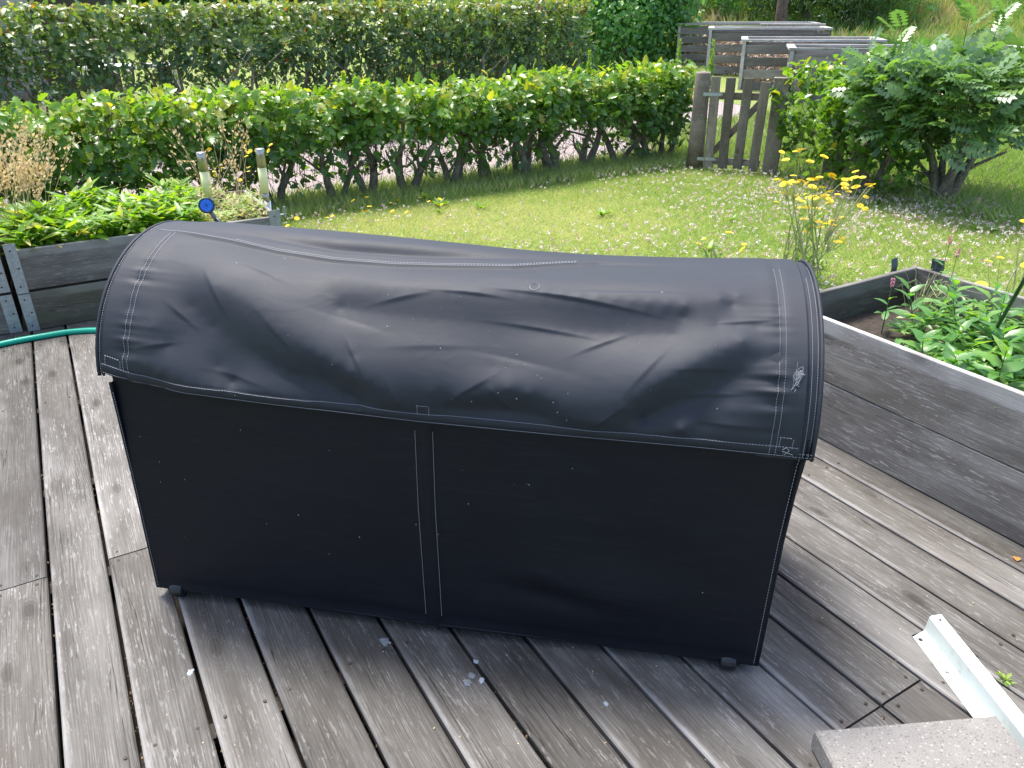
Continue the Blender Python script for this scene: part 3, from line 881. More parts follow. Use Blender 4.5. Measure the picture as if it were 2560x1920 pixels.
# hem fold strip, sewn double
P = []
for off_t, off in ((0.0, 0.0012), (0.0, -0.001), (4.6, 0.0008), (4.8, -0.0004)):
    P.append(surf(ss, hemt(ss) - 0.15 + off_t, off + 0.0006))
hem = grid_mesh('hem', np.stack([P[1], P[0], P[2], P[3]]), M['fabric'], cover)
# arch bands at both ends, under the flap edge, and their piping
def band(s0, s1, drop, ta=-6):
    sg, tg = np.meshgrid(np.linspace(s0, s1, 8), np.linspace(ta, 186, 90))
    a = np.radians(np.clip(tg, 0, 180))
    r_ = RR - drop + 0.0025 * np.sin(tg * 0.19) * 0.5
    e = np.clip(tg, None, 0) * DEG; e2 = np.clip(tg - 180, 0, None) * DEG
    bulge = 0.002 * np.sin((sg - s0) / (s1 - s0) * PI)
    return np.stack([sg, CD - np.cos(a) * (r_ + RXX - RR + bulge), CZ + np.sin(a) * (r_ - RR + rz(sg) + bulge) + e - e2], -1)
grid_mesh('end_band', band(1.52, 1.628, 0.003), M['fabric'], cover)
grid_mesh('end_band', band(-0.004, 0.06, 0.003, 7), M['fabric'], cover)
for s_, rr in ((1.630, 0.0045), (-0.006, 0.0045), (0.006, 0.003)):
    b = MB()
    pts = [(s_, CD - math.cos(R(t_)) * (RXX + 0.001), CZ + math.sin(R(t_)) * (float(rz(s_)) + 0.001)) for t_ in range(0, 181, 6)]
    pts = ([(s_, CD - RXX - 0.001, CZ - 0.03)] if s_ > 1 else []) + pts[(0 if s_ > 1 else 1):] + [(s_, CD + RXX + 0.001, CZ - 0.03)]
    b.tube(pts, rr, 6)
    b.build('piping', M['fabric'], cover, smooth=True)
# flat half-round end panels
for s_ in (-0.003, 1.627):
    b = MB()
    vs = [(s_, CD - math.cos(R(t_)) * (RXX - 0.003), CZ + math.sin(R(t_)) * (float(rz(s_)) - 0.003)) for t_ in range(0, 181, 6)]
    if s_ > 1: vs = [(s_, CD - RXX + 0.003, CZ - 0.03)] + vs + [(s_, CD + RXX - 0.003, CZ - 0.03)]
    else: vs = vs[1:]
    b.add(vs, [tuple(range(len(vs)))])
    b.build('end_panel', M['fabric'], cover)
# box body
def bodys(s, z):   # small inward taper at the left, swelling
    return s
NB, MBz = 120, 60
sg, zg = np.meshgrid(np.linspace(0, 1, NB), np.linspace(0.03, 0.69, MBz))
left = np.interp(zg, [0.03, 0.4, 0.66], [-0.002, 0.012, 0.018])
right = np.interp(zg, [0.03, 0.4, 0.6, 0.66], [1.597, 1.603, 1.612, 1.625])
X = left + (right - left) * sg
Dp = 0.0 + 0.0022 * np.sin(X * 21 + 3 * np.sin(zg * 9)) * np.exp(-((zg - 0.62) / 0.10) ** 2) + 0.002 * np.sin(zg * 26 + X * 14) * np.exp(-((X - 0.72) / 0.06) ** 2) - 0.018 * np.exp(-(((X - 1.24) / 0.20) ** 2 + ((zg - 0.20) / 0.085) ** 2)) + 0.014 * np.exp(-(((X - 1.10) / 0.13) ** 2 + ((zg - 0.17) / 0.035 + (X - 1.1) * 3) ** 2)) \
     - 0.005 * np.exp(-((X - 0.79) / 0.016) ** 2) + 0.0016 * np.sin(X * 9 + 1) * np.sin(zg * 7) \
     + 0.003 * np.exp(-(((zg - 0.055) / 0.01) ** 2))
Dp = Dp + 0.020 + 0.016 * np.clip((zg - 0.40) / 0.22, 0, 1)
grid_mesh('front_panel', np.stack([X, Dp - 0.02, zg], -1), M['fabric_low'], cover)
b = MB()
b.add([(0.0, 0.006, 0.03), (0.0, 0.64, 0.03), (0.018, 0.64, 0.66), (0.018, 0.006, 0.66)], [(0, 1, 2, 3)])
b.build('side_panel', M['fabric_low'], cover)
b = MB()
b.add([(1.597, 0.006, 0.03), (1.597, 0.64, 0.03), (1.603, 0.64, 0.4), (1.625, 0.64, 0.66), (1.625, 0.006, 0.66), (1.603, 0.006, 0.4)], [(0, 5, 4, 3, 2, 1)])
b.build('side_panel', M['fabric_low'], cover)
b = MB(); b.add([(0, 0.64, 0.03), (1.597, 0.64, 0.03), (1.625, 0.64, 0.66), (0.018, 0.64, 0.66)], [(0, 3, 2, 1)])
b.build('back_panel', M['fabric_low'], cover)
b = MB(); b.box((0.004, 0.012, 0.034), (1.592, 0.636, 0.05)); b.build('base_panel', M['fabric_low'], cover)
# corner piping of the body and bottom hem
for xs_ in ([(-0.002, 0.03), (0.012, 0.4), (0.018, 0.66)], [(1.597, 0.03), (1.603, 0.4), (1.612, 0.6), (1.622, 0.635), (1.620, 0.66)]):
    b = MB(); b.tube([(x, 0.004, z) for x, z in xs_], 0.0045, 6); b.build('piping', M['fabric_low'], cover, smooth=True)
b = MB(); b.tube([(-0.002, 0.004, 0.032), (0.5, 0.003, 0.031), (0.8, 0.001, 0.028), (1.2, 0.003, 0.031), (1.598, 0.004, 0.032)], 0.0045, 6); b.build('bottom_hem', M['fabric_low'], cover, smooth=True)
# centre strip on the front panel
zz = np.linspace(0.045, 0.64, 40)
P = []
for s_, dd in ((0.768, 0.001), (0.772, -0.0035), (0.79, -0.0052), (0.795, -0.008), (0.812, -0.0035), (0.816, 0.001)):
    P.append(np.stack([np.full(40, s_) + 0.0015 * np.sin(zz * 30) * (0.79 < s_ < 0.8), 0.0 + dd + 0.0008 * np.sin(zz * 22) + 0.001 + 0.016 * np.clip((zz - 0.40) / 0.22, 0, 1), zz], -1))
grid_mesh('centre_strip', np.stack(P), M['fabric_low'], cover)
# wheels under the body
def wheel(x, y):
    bm = MB()
    m4 = Matrix.Translation((x, y, 0.0)) @ Matrix.Rotation(PI/2, 4, 'Y')
    bm.lathe([(0.014, -0.02), (0.022, -0.017), (0.024, -0.006), (0.024, 0.006), (0.022, 0.017), (0.014, 0.02)], 18, Matrix.Translation((x, y, 0.024)) @ Matrix.Rotation(PI/2, 4, 'Y'))
    bm.box((x - 0.027, y - 0.012, 0.02), (x - 0.022, y + 0.012, 0.04)); bm.box((x + 0.022, y - 0.012, 0.02), (x + 0.027, y + 0.012, 0.04))
    return bm.build('wheel', M['blackplastic'], cover, smooth=False)
for x, y in ((0.055, 0.014), (1.53, 0.014), (0.045, 0.6), (1.545, 0.6)): wheel(x, y)
# stitching: dashes following the cloth
def dashes(bm, f, u0, u1, step=0.006, duty=0.62, wd=0.0006, jit=0.0):
    """f(u) -> point in cover frame, u in metres along the seam"""
    L = u1 - u0
    n = int(abs(L) / step)
    for i in range(n):
        a = u0 + L * i / n; c = u0 + L * (i + duty) / n
        p, q_ = Vector(f(a)), Vector(f(c))
        bm.tube([p, q_], wd, 3, False)
b = MB()
def SF(s, t, off=0.0012):
    return tuple(surf(np.array([s]), np.array([t]), off)[0])
def fast(path, off=0.0014, step=0.006, duty=0.62, wd=0.0006):
    pts = []
    for i in range(len(path) - 1):
        (s0, t0_), (s1, t1_) = path[i], path[i+1]
        L = math.hypot(s1 - s0, (t1_ - t0_) * DEG); n_ = max(1, int(L / step))
        for k in range(n_):
            f0 = k / n_; f1 = (k + duty) / n_
            pts.append((s0 + (s1-s0)*f0, t0_ + (t1_-t0_)*f0, s0 + (s1-s0)*f1, t0_ + (t1_-t0_)*f1))
    pts = np.array(pts)
    A0 = surf(pts[:, 0], pts[:, 1], off); A1 = surf(pts[:, 2], pts[:, 3], off)
    for p_, q_ in zip(A0, A1):
        b.tube([p_, q_], wd, 3, False)
ht = lambda s: float(hemt(np.array([s]))[0])
for s0 in (0.062, 0.075): fast([(s0 + 0.0, ht(s0)), (s0 + 0.006, 30), (s0 + 0.006, 60), (s0 + 0.004, 82)])
for s0 in (1.545, 1.557): fast([(s0 - 0.002, ht(s0)), (s0 + 0.002, 30), (s0 + 0.001, 60), (s0, 86)])
hp = np.linspace(0.008, 1.6, 60)
fast([(x, ht(x) + 0.5) for x in hp], 0.003, 0.005, 0.7)
fast([(x, ht(x) + 4.3) for x in hp], 0.003)
for s0, s1 in ((0.016, 0.055), (0.786, 0.812), (1.56, 1.586)):
    for a_ in (s0, s1): fast([(a_, ht(a_) + 4.0), (a_ + 0.002, ht(a_) + 8.5)], 0.0026)
    fast([(s0, ht(s0) + 8.4), (s1, ht(s1) + 8.4)], 0.0022)
sp_ = np.linspace(0.03, 1.1, 50)
fast([(x, float(seam_t(np.array([x]))[0]) + 0.9) for x in sp_], 0.002)
fast([(x, float(seam_t(np.array([x]))[0]) + 1.9) for x in sp_[10:]], 0.002)
fast([(0.03, 83), (0.008, 86)], 0.002)
def arcd(s_, rr, ta, tb, step=0.006):
    n_ = int((tb - ta) * DEG / step)
    for k in range(n_):
        p_ = []
        for f in (k, k + 0.62):
            t_ = ta + (tb - ta) * f / n_; tc = max(t_, 0)
            p_.append((s_, CD - math.cos(R(tc)) * (rr + RXX - RR), CZ + math.sin(R(tc)) * (rr - RR + float(rz(s_))) + min(t_, 0) * DEG))
        b.tube(p_, 0.0007, 3, False)
arcd(1.611, RR + 0.0015, -4, 80); arcd(1.622, RR + 0.0015, -4, 92); arcd(0.001, RR + 0.002, 0, 100)
dashes(b, lambda u: (1.607 + (u - 0.6) * 0, 0.001, 0.635), 0.0, 0.0)
for zc in (0.630, 0.622): dashes(b, lambda u: (u, 0.0015 - 0.004, zc), 1.602, 1.632)
for s_ in (0.771, 0.813): dashes(b, lambda u: (s_, -0.004 + 0.016 * min(1, max(0, (u - 0.40) / 0.22)), u), 0.065, 0.60, 0.007)
dashes(b, lambda u: (float(np.interp(u, [0.03, 0.4, 0.66], [0.004, 0.017, 0.023])), -0.002, u), 0.04, 0.64, 0.008)
dashes(b, lambda u: (float(np.interp(u, [0.03, 0.4, 0.6, 0.66], [1.588, 1.594, 1.603, 1.612])), -0.0015, u), 0.04, 0.62, 0.008)
# loose thread knot
b.tube([SF(1.568, ht(1.568) + 3, .003), SF(1.575, ht(1.57) + 4.5, .006), SF(1.582, ht(1.57) + 3, .004), SF(1.573, ht(1.57) + 1, .004), SF(1.568, ht(1.57) + 2.6, .004), SF(1.59, ht(1.57) + 1.2, .003)], 0.0008, 4)
stc = b.build('stitching', M['thread'], cover); stc['kind'] = 'stuff'
# worn white patch with frayed fibres
b = MB()
for i in range(80):
    a_ = random.gauss(0, 1); c_ = random.gauss(0, 1)
    s0 = 1.582 + a_ * 0.004 + 0.002 * c_; t_ = 29 + c_ * 2.0
    ds = abs(random.gauss(0, 0.003)); dt = random.gauss(1.2, 0.9)
    b.tube([SF(s0, t_, 0.0012), SF(s0 + ds * 0.5, t_ + dt * 0.5, 0.0022), SF(s0 + ds, t_ + dt, 0.0012)], 0.0005, 3, False)
b.build('worn_patch', simple('frayed_fibres', (0.22, 0.235, 0.26), 0.85), cover)
# specks on the cloth and a faint ring mark
b = MB()
spk = [(0.93, 40), (1.0, 30), (1.02, 26), (1.05, 22), (0.98, 24), (0.97, 14), (1.06, 21), (1.09, 12), (1.1, 8), (1.12, 5), (0.7, 38), (0.83, 30), (0.6, 47), (0.4, 70), (0.3, 62), (1.3, 62), (1.0, 64), (1.43, 14), (0.35, 3), (0.64, 28), (0.95, 19), (1.01, 12), (0.91, 9), (1.12, 16), (0.78, 33)]
spk += [(random.uniform(0.1, 1.5), random.uniform(0, 75)) for _ in range(30)]
for i, (s_, t_) in enumerate(spk):
    c_ = Vector(SF(s_, t_, 0.0012)); r_ = random.uniform(0.0007, 0.0016) if i < 25 else random.uniform(0.0004, 0.0009)
    a_ = R(max(t_, 0)); n_ = Vector((0, -math.cos(a_), math.sin(a_))); e1 = Vector((1, 0, 0)); e2 = n_.cross(e1)
    b.add([c_ + (e1 * math.cos(k * PI/3) + e2 * math.sin(k * PI/3)) * r_ for k in range(6)] + [c_ + n_ * 0.0004], [(k, (k+1) % 6, 6) for k in range(6)])
for _ in range(22):
    s_, z_ = random.uniform(0.05, 1.55), random.uniform(0.06, 0.6)
    r_ = random.uniform(0.0005, 0.0014)
    b.add([(s_ + r_ * math.cos(k * PI/3), -0.0035 + 0.016 * min(1, max(0, (z_ - 0.40) / 0.22)), z_ + r_ * 1.3 * math.sin(k * PI/3)) for k in range(6)], [tuple(range(6))])
pts = []
for k in range(17):
    a_ = 2*PI*k/16
    pts.append(SF(1.02 + 0.0105 * math.cos(a_), 61 + 2.0 * math.sin(a_), 0.0012))
b.tube(pts, 0.0006, 3, False)
spo = b.build('speck', M['speck'], cover); spo['kind'] = 'stuff'

# ------------------------------------------------------------------ planters (stacked timber collars with galvanised hinges)
def pboard(parent, p0, p1, z, h, T, mat, seg=4, lean=0.0):
    """upright board from p0 to p1 (local xy), outside face on the left-hand side"""
    L = math.hypot(p1[0]-p0[0], p1[1]-p0[1])
    bm = MB(); bm.plank(L, h, T, 0.003, seg, 0.0012)
    o = bm.build('board', mat, parent)
    ang = math.atan2(p1[1]-p0[1], p1[0]-p0[0])
    o.location = (p0[0], p0[1], z + h/2)
    o.rotation_euler = (PI/2 , 0, ang)
    return o
def bracket(parent, x, y, z0, z1, ang, wdt=0.055, holes=3, mat=None):
    """galvanised hinge leaf standing on a board face; local X runs along the board"""
    bm = MB()
    mt = Matrix.Translation((x, y, 0)) @ Matrix.Rotation(ang, 4, 'Z')
    bm.box((0, -0.003, z0), (wdt, -0.0005, z1), mt)
    n_ = 3
    for i in range(n_):
        zc = z0 + (z1 - z0) * (0.25 + 0.5 * i / (n_ - 1))
        bm.box((0.002, -0.006, zc - 0.004), (wdt * 0.62, -0.003, zc + 0.004), mt)
    o = bm.build('hinge', mat or M['galv'], parent)
    bm = MB()
    for i in range(holes):
        zc = z0 + (z1 - z0) * (0.14 + 0.72 * i / (holes - 1))
        bm.lathe([(0.0045, 0), (0.0045, 0.0012)], 8, mt @ Matrix.Translation((wdt * (0.72 if i % 2 else 0.45), -0.003, zc)) @ Matrix.Rotation(PI/2, 4, 'X'))
    bm.build('nail', M['rust'], o)
    return o
# left planter, standing on the far edge of the deck
PL = empty('raised_planter', D(-0.29, 4.34, 0), A)
tag(PL, 'timber planter at the left edge holding two tube lamps, two mossy boards high', 'planter')
Lw, Ld, T_ = 1.325, 0.80, 0.021
for lay, (z, h, mt) in enumerate(((0.002, 0.196, M['planter_moss']), (0.212, 0.203, M['planter_dark']))):
    pboard(PL, (0, T_), (Lw, T_), z, h, T_, mt)
    pboard(PL, (Lw - T_, T_ + .001), (Lw - T_, Ld - T_ - .001), z, h, T_, M['planter'])
    pboard(PL, (0, Ld), (Lw, Ld), z, h, T_, mt)
    pboard(PL, (0, T_ + .001), (0, Ld - T_ - .001), z, h, T_, mt)
    bracket(PL, 0.0, 0.0, z - (0.0 if lay == 0 else 0.012), z + h + (-0.004 if lay == 0 else 0.035), 0, 0.052)
    bracket(PL, Lw - 0.06, 0.0, z, z + h + (0.0 if lay == 0 else 0.036), 0, 0.06)
    bracket(PL, Lw + 0.001, 0.005, z, z + h + (0.0 if lay == 0 else 0.036), PI/2, 0.05)
b = MB(); b.tube([(Lw + 0.03, 0.01, 0.40), (Lw + 0.034, 0.012, 0.462)], 0.006, 6); b.box((Lw + 0.003, 0.004, 0.415), (Lw + 0.04, 0.018, 0.421)); b.build('hinge_pin', M['galv'], PL)
b = MB(); b.box((T_ + .002, T_ + .002, 0.01), (Lw - T_ - .002, Ld - T_ - .002, 0.33)); b.build('soil', M['soil'], PL)
# its neighbour, only a corner in view
PN = empty('raised_planter', D(-1.64, 4.36, 0), A)
tag(PN, 'neighbouring planter cut off by the left edge, only its metal corner showing', 'planter')
for lay, (z, h) in enumerate(((0.002, 0.196), (0.212, 0.196))):
    pboard(PN, (0, T_), (1.325, T_), z, h, T_, M['planter_dark'])
    pboard(PN, (1.325 - T_, T_ + .001), (1.325 - T_, 0.78), z, h, T_, M['planter_dark'])
    pboard(PN, (0, 0.8), (1.325, 0.8), z, h, T_, M['planter_dark'])
    pboard(PN, (0, T_ + .001), (0, 0.78), z, h, T_, M['planter_dark'])
    bracket(PN, 1.325 - 0.055, 0.0, z, z + h, 0, 0.055)
b = MB(); b.box((T_ + .002, T_ + .002, 0.01), (1.30, 0.775, 0.35)); b.build('soil', M['soil'], PN)

# right planter
PR = empty('raised_planter', D(2.27, 1.865, 0), A)
tag(PR, 'long grey timber planter at the right edge full of leafy weeds, beside the cover', 'planter')
RLn, RW = 1.75, 0.83
for lay, (z, h) in enumerate(((0.002, 0.224), (0.229, 0.228))):
    mt = M['planter']
    pboard(PR, (0.0, 0.0), (0.0, -RLn), z, h, T_, mt, 8)
    pboard(PR, (T_ + .001, 0), (RW - T_ - .001, 0), z, h, T_, M['planter_dark'])
    pboard(PR, (RW - T_ * 1, 0), (RW - T_, -RLn), z, h, T_, M['planter'], 8)
    pboard(PR, (T_ + .001, -RLn + T_), (RW - T_ - .001, -RLn + T_), z, h, T_, M['planter'])
b = MB(); b.box((T_ + .024, -RLn + .024, 0.01), (RW - T_ - .024, -T_ - .003, 0.315)); b.build('soil', M['soil'], PR)
for x, y, an in ((RW - 0.165, 0.012, 0.1), (RW + 0.012, -0.105, PI/2 + 0.1)):
    bm = MB()
    mt = Matrix.Translation((x, y, 0)) @ Matrix.Rotation(an, 4, 'Z')
    cs = [(0, 0), (0.01, 0.006), (0.02, 0.0), (0.03, 0.007), (0.042, 0.0), (0.052, 0.004)]
    vs = []
    for xx, yy in cs:
        for zz_ in (0.30, 0.47, 0.502):
            vs.append(mt @ Vector((xx, yy + (0.008 if zz_ > .49 else 0), zz_)))
    fs = []
    for i in range(len(cs) - 1):
        for j in range(2): fs.append((i*3+j, (i+1)*3+j, (i+1)*3+j+1, i*3+j+1))
    bm.add(vs, fs)
    o = bm.build('hinge_tab', M['galv_dark'], PR)
    o.modifiers.new('t', 'SOLIDIFY').thickness = 0.002
bm = MB(); bm.lathe([(0.009, 0), (0.009, 0.002)], 10, Matrix.Translation((RW - 0.026, -0.07, 0.41)) @ Matrix.Rotation(-PI/2, 4, 'Y')); bm.build('rust_hole', simple('rusty_hole', (0.06, 0.025, 0.02), .9), PR)

# pot shard in the right planter
b = MB()
n_ = 10
vs = []
for k in range(n_ + 1):
    a_ = -0.9 + 1.8 * k / n_
    for r_, z_ in ((0.055, 0.0), (0.062, 0.115), (0.056, 0.115), (0.049, 0.0)):
        vs.append((r_ * math.sin(a_), -r_ * math.cos(a_), z_))
fs = []
for k in range(n_):
    for j in range(4):
        fs.append((k*4+j, (k+1)*4+j, (k+1)*4+(j+1) % 4, k*4+(j+1) % 4))
fs += [(0, 1, 2, 3), (n_*4+3, n_*4+2, n_*4+1, n_*4)]
b.add(vs, fs)
o = b.build('pot_shard', M['terracotta'], None, loc=D(2.40, 1.74, 0.315), rot=(0.15, 0.1, 0.9 + PI)); tag(o, 'curved terracotta pot shard just inside the right planter beside the cover', 'pot shard')

# green stake
b = MB(); b.tube([D(2.69, 1.29, 0.30), D(2.69, 1.29, 0.45), D(2.40, 1.10, 0.79), D(2.32, 1.05, 0.88)][1:], 0.0062, 8)
b.tube([D(2.715, 1.306, 0.32), D(2.69, 1.29, 0.452)], 0.0062, 8)
o = b.build('plant_stake', M['stake'], None, smooth=True); tag(o, 'thin dark green plant stake leaning out of the right planter', 'stake')

# ------------------------------------------------------------------ hose
b = MB()
pts = [D(-1.3, 3.75, .014), D(-0.9, 4.0, .014), D(-0.6, 4.13, .014), D(-0.41, 4.19, .014), D(-0.26, 4.20, .014), D(-0.10, 4.19, .014), D(0.05, 4.12, .014), D(0.25, 3.98, .014), D(0.5, 3.75, .014), D(0.75, 3.4, .014), D(0.8, 3.1, .014)]
def catmull(P_, n=6):
    out = []
    P_ = [Vector(p) for p in P_]
    P_ = [P_[0]] + P_ + [P_[-1]]
    for i in range(1, len(P_) - 2):
        for k in range(n):
            t = k / n
            a_, b_, c_, d_ = P_[i-1], P_[i], P_[i+1], P_[i+2]
            out.append(0.5 * ((2*b_) + (c_ - a_)*t + (2*a_ - 5*b_ + 4*c_ - d_)*t*t + (-a_ + 3*b_ - 3*c_ + d_)*t**3))
    out.append(P_[-2])
    return out
b.tube(catmull(pts), 0.0145, 10)
o = b.build('garden_hose', M['hose'], None, smooth=True); tag(o, 'bright green garden hose lying across the deck at the left', 'hose')

# ------------------------------------------------------------------ spray wand with blue head
wd = empty('spray_wand', (-1.30, 3.7, 0))
tag(wd, 'garden spray wand with a round blue head leaning behind the cover', 'sprayer')
head = Vector((-1.5, 3.8, 0.585)) - wd.location
face = Vector((0.30, -0.90, 0.34)).normalized()
mt = Matrix.Translation(head) @ face.to_track_quat('Z', 'Y').to_matrix().to_4x4()
b = MB(); b.lathe([(0.012, -0.04), (0.030, -0.022), (0.038, -0.008), (0.0385, 0.006), (0.036, 0.011), (0.0325, 0.011), (0.032, 0.004)], 28, mt); b.build('head_rim', M['blackplastic'], wd, smooth=True)
b = MB(); b.lathe([(0.0315, 0.0035), (0.0315, 0.0085), (0.029, 0.0095), (0.001, 0.0095)], 28, mt); fp = b.build('spray_face', M['blueplastic'], wd)
b = MB(); b.lathe([(0.0045, 0.0095), (0.0045, 0.0105)], 10, mt); b.build('nozzle_hole', M['blackplastic'], fp)
b = MB()
for k in range(9):                      # raised symbols round the dial
    a_ = 2*PI*k/9 + 0.2
    m2 = mt @ Matrix.Rotation(a_, 4, 'Z') @ Matrix.Translation((0, 0.021, 0.0095))
    kind = k % 4
    if kind == 0: b.box((-0.004, -0.001, 0), (0.004, 0.001, 0.0012), m2); b.box((-0.001, -0.004, 0), (0.001, 0.004, 0.0013), m2)
    elif kind == 1:
        for q_ in range(8):
            m3 = m2 @ Matrix.Rotation(q_ * PI/4, 4, 'Z'); b.box((0.0026, -0.0014, 0), (0.0042, 0.0014, 0.0012), m3)
    elif kind == 2:
        for q_ in (-1, 0, 1): b.box((q_ * 0.003 - 0.0007, -0.0036, 0), (q_ * 0.003 + 0.0007, 0.0036, 0.0012), m2)
    else:
        for q_ in range(5):
            m3 = m2 @ Matrix.Rotation(q_ * PI/4, 4, 'Z'); b.box((0.0026, -0.0015, 0), (0.0042, 0.0015, 0.0012), m3)
b.build('dial_mark', M['bluepale'], fp)
b = MB()
nk = head - face * 0.03
b.tube([nk, nk + Vector((0.022, 0.0, -0.045)), nk + Vector((0.045, 0.0, -0.085))], [0.014, 0.011, 0.012], 10); b.build('neck', M['greyplastic'], wd, smooth=True)
b = MB()
b.tube([nk + Vector((0.033, -0.004, -0.06)), nk + Vector((0.07, 0, -0.12)), nk + Vector((0.10, 0, -0.17)), Vector((0.0, -0.03, 0.20)), Vector((0.08, -0.08, 0.012))], [0.013, 0.016, 0.016, 0.012, 0.012], 10)
b.build('grip', M['blackplastic'], wd, smooth=True)

# ------------------------------------------------------------------ tube lamps
def lamp(x, y, ztop, lean, label):
    e = empty('tube_lamp', (x, y, 0.32)); tag(e, label, 'garden lamp', 'tube lamps in the left planter')
    e.rotation_euler = (0, lean, 0)
    h = ztop - 0.32
    r_ = 0.026
    b = MB(); b.lathe([(r_, h - 0.105), (r_, h - 0.002), (r_ - 0.002, h), (0.002, h)], 24); b.build('steel_cap', M['steel'], e, smooth=False)
    for p_ in e.children[-1].data.polygons: p_.use_smooth = len(p_.vertices) == 4
    b = MB(); b.lathe([(r_ - .001, h - 0.252), (r_ - .001, h - 0.105)], 24); o = b.build('diffuser', M['diffuser'], e)
    for p_ in o.data.polygons: p_.use_smooth = len(p_.vertices) == 4
    b = MB(); b.lathe([(r_ - .003, h - 0.305), (r_ - .003, h - 0.252)], 24); o = b.build('steel_collar', M['steel'], e)
    for p_ in o.data.polygons: p_.use_smooth = len(p_.vertices) == 4
    b = MB(); b.lathe([(r_ + .001, -0.02), (r_ + .001, h - 0.305)], 24); o = b.build('base_tube', M['clear'], e)
    for p_ in o.data.polygons: p_.use_smooth = len(p_.vertices) == 4
lamp(-1.755, 4.50, 0.725, 0.0, 'left one of the two steel and cream tube lamps, above the blue sprayer')
lamp(-1.455, 4.58, 0.73, 0.03, 'right one of the two steel and cream tube lamps, near the planter corner')

# ------------------------------------------------------------------ white profile and concrete slab
pf = empty('metal_profile', (1.06, 1.50, 0)); tag(pf, 'white metal angle profile with screw holes lying on the deck at lower right', 'metal profile')
pf.rotation_euler = (0, 0, R(4.5))
cs = [(-0.034, 0.0), (-0.034, 0.0022), (-0.008, 0.0022), (-0.002, 0.006), (0.001, 0.014), (0.004, 0.052), (0.008, 0.058), (0.034, 0.061), (0.036, 0.058), (0.036, 0.046), (0.0342, 0.046), (0.034, 0.0565), (0.0095, 0.0555), (0.0065, 0.050), (0.0035, 0.012), (0.0, 0.003), (-0.006, 0.0)]
b = MB()
vs = []
ysl = [0.0, -0.006, -0.02, -0.4, -0.9]
for i, yy in enumerate(ysl):
    for j, (x_, z_) in enumerate(cs):
        cut = 0
        if i == 0 and x_ < -0.02: cut = -0.012
        vs.append((x_, yy + cut, z_ + 0.0008))
nn = len(cs)
fs = []
for i in range(len(ysl) - 1):
    for j in range(nn):
        fs.append((i*nn+j, i*nn+(j+1) % nn, (i+1)*nn+(j+1) % nn, (i+1)*nn+j))
fs += [tuple(range(nn)), tuple(reversed(range((len(ysl)-1)*nn, len(ysl)*nn)))]
b.add(vs, fs)
o = b.build('profile_strip', M['whitemetal'], pf)
b = MB(); b.lathe([(0.0055, 0), (0.0055, 0.0006)], 16, Matrix.Translation((-0.021, -0.024, 0.0031)))
b.build('screw_hole', M['blackplastic'], pf)
b = MB(); b.lathe([(0.0034, 0), (0.0034, 0.0006)], 14, Matrix.Translation((0.021, -0.018, 0.0604)))
b.build('screw_hole', M['blackplastic'], pf)
b = MB()
for i in range(26):
    x0 = random.uniform(-0.03, -0.006); y0 = random.uniform(-0.16, -0.10); a_ = random.uniform(0, PI)
    b.tube([(x0, y0, .0035), (x0 + .008 * math.cos(a_), y0 + .01 * math.sin(a_), .005), (x0 + .014 * math.cos(a_ + .6), y0 + .018 * math.sin(a_ + .6), .0035)], 0.0004, 3, False)
tag(b.build('dry_moss', M['litter'], pf), kind='stuff')

sl_ = empty('concrete_slab', (0.648, 1.158, 0.004)); sl_.rotation_euler = (0, 0, R(5.0))
tag(sl_, 'grey brown concrete paving slab with speckled top at the lower right corner', 'paving slab')
b = MB()
x1, y1, hz, c_ = 0.415, -0.42, 0.056, 0.005
def ringp(i, z): return [(i, -i, z), (x1 - i, -i, z), (x1 - i, y1 + i, z), (i, y1 + i, z)]
vs = ringp(c_, 0) + ringp(0, c_) + ringp(0, hz - c_) + ringp(c_ * 0.8, hz)
fs = [(0, 1, 2, 3), (15, 14, 13, 12)]
for r_ in range(3):
    for k in range(4):
        a_ = r_*4 + k; d_ = r_*4 + (k+1) % 4
        fs.append((a_, a_ + 4, d_ + 4, d_))
b.add(vs, fs)
b.build('slab_block', M['concrete'], sl_)

# ------------------------------------------------------------------ lawn grass, clover
def grass(name, n, samp, hmin, hmax, width, mat, label, tmean=0.4, tfun=None, lean=0.6):
    x, y = samp(n); n = len(x)
    z = hillz(x, y)
    pos = np.stack([x, y, z - 0.004], 1)
    an = rng.uniform(0, 2*PI, n)
    d_ = np.stack([np.cos(an) * lean, np.sin(an) * lean, rng.uniform(0.5, 1.4, n)], 1)
    nr = np.stack([np.cos(an + 1.2), np.sin(an + 1.2), np.full(n, 0.3)], 1)
    sz = rng.uniform(hmin, hmax, n)
    t = np.clip(tmean + rng.normal(0, 0.18, n), 0, 1)
    if tfun is not None: t = np.clip(t + tfun(x, y), 0, 1)
    V_, F_, T_ = scatter(blade_tmpl(width), pos, d_, nr, sz, t)
    o = link(name, np_mesh(name, V_, F_, mat, T_))
    tag(o, label, 'grass', kind='stuff')
    return o
def in_deck(u, v, m=0.0):
    a_ = (u < 1.16 + m) & (v < 5.26 + m)
    b_ = (v < 2.5 + m) & (u < 3.15 + m)
    return a_ | b_
def lawn_samp(u0, u1, v0, v1, powr=1.6):
    def f(n):
        u = rng.uniform(u0, u1, n); v = rng.uniform(v0, v1, n)
        ok = ~in_deck(u, v)
        u, v = u[ok], v[ok]
        x = u * ca - v * sa; y = u * sa + v * ca
        keep = (np.abs(x) < 0.74 * y + 0.4)
        return x[keep], y[keep]
    return f
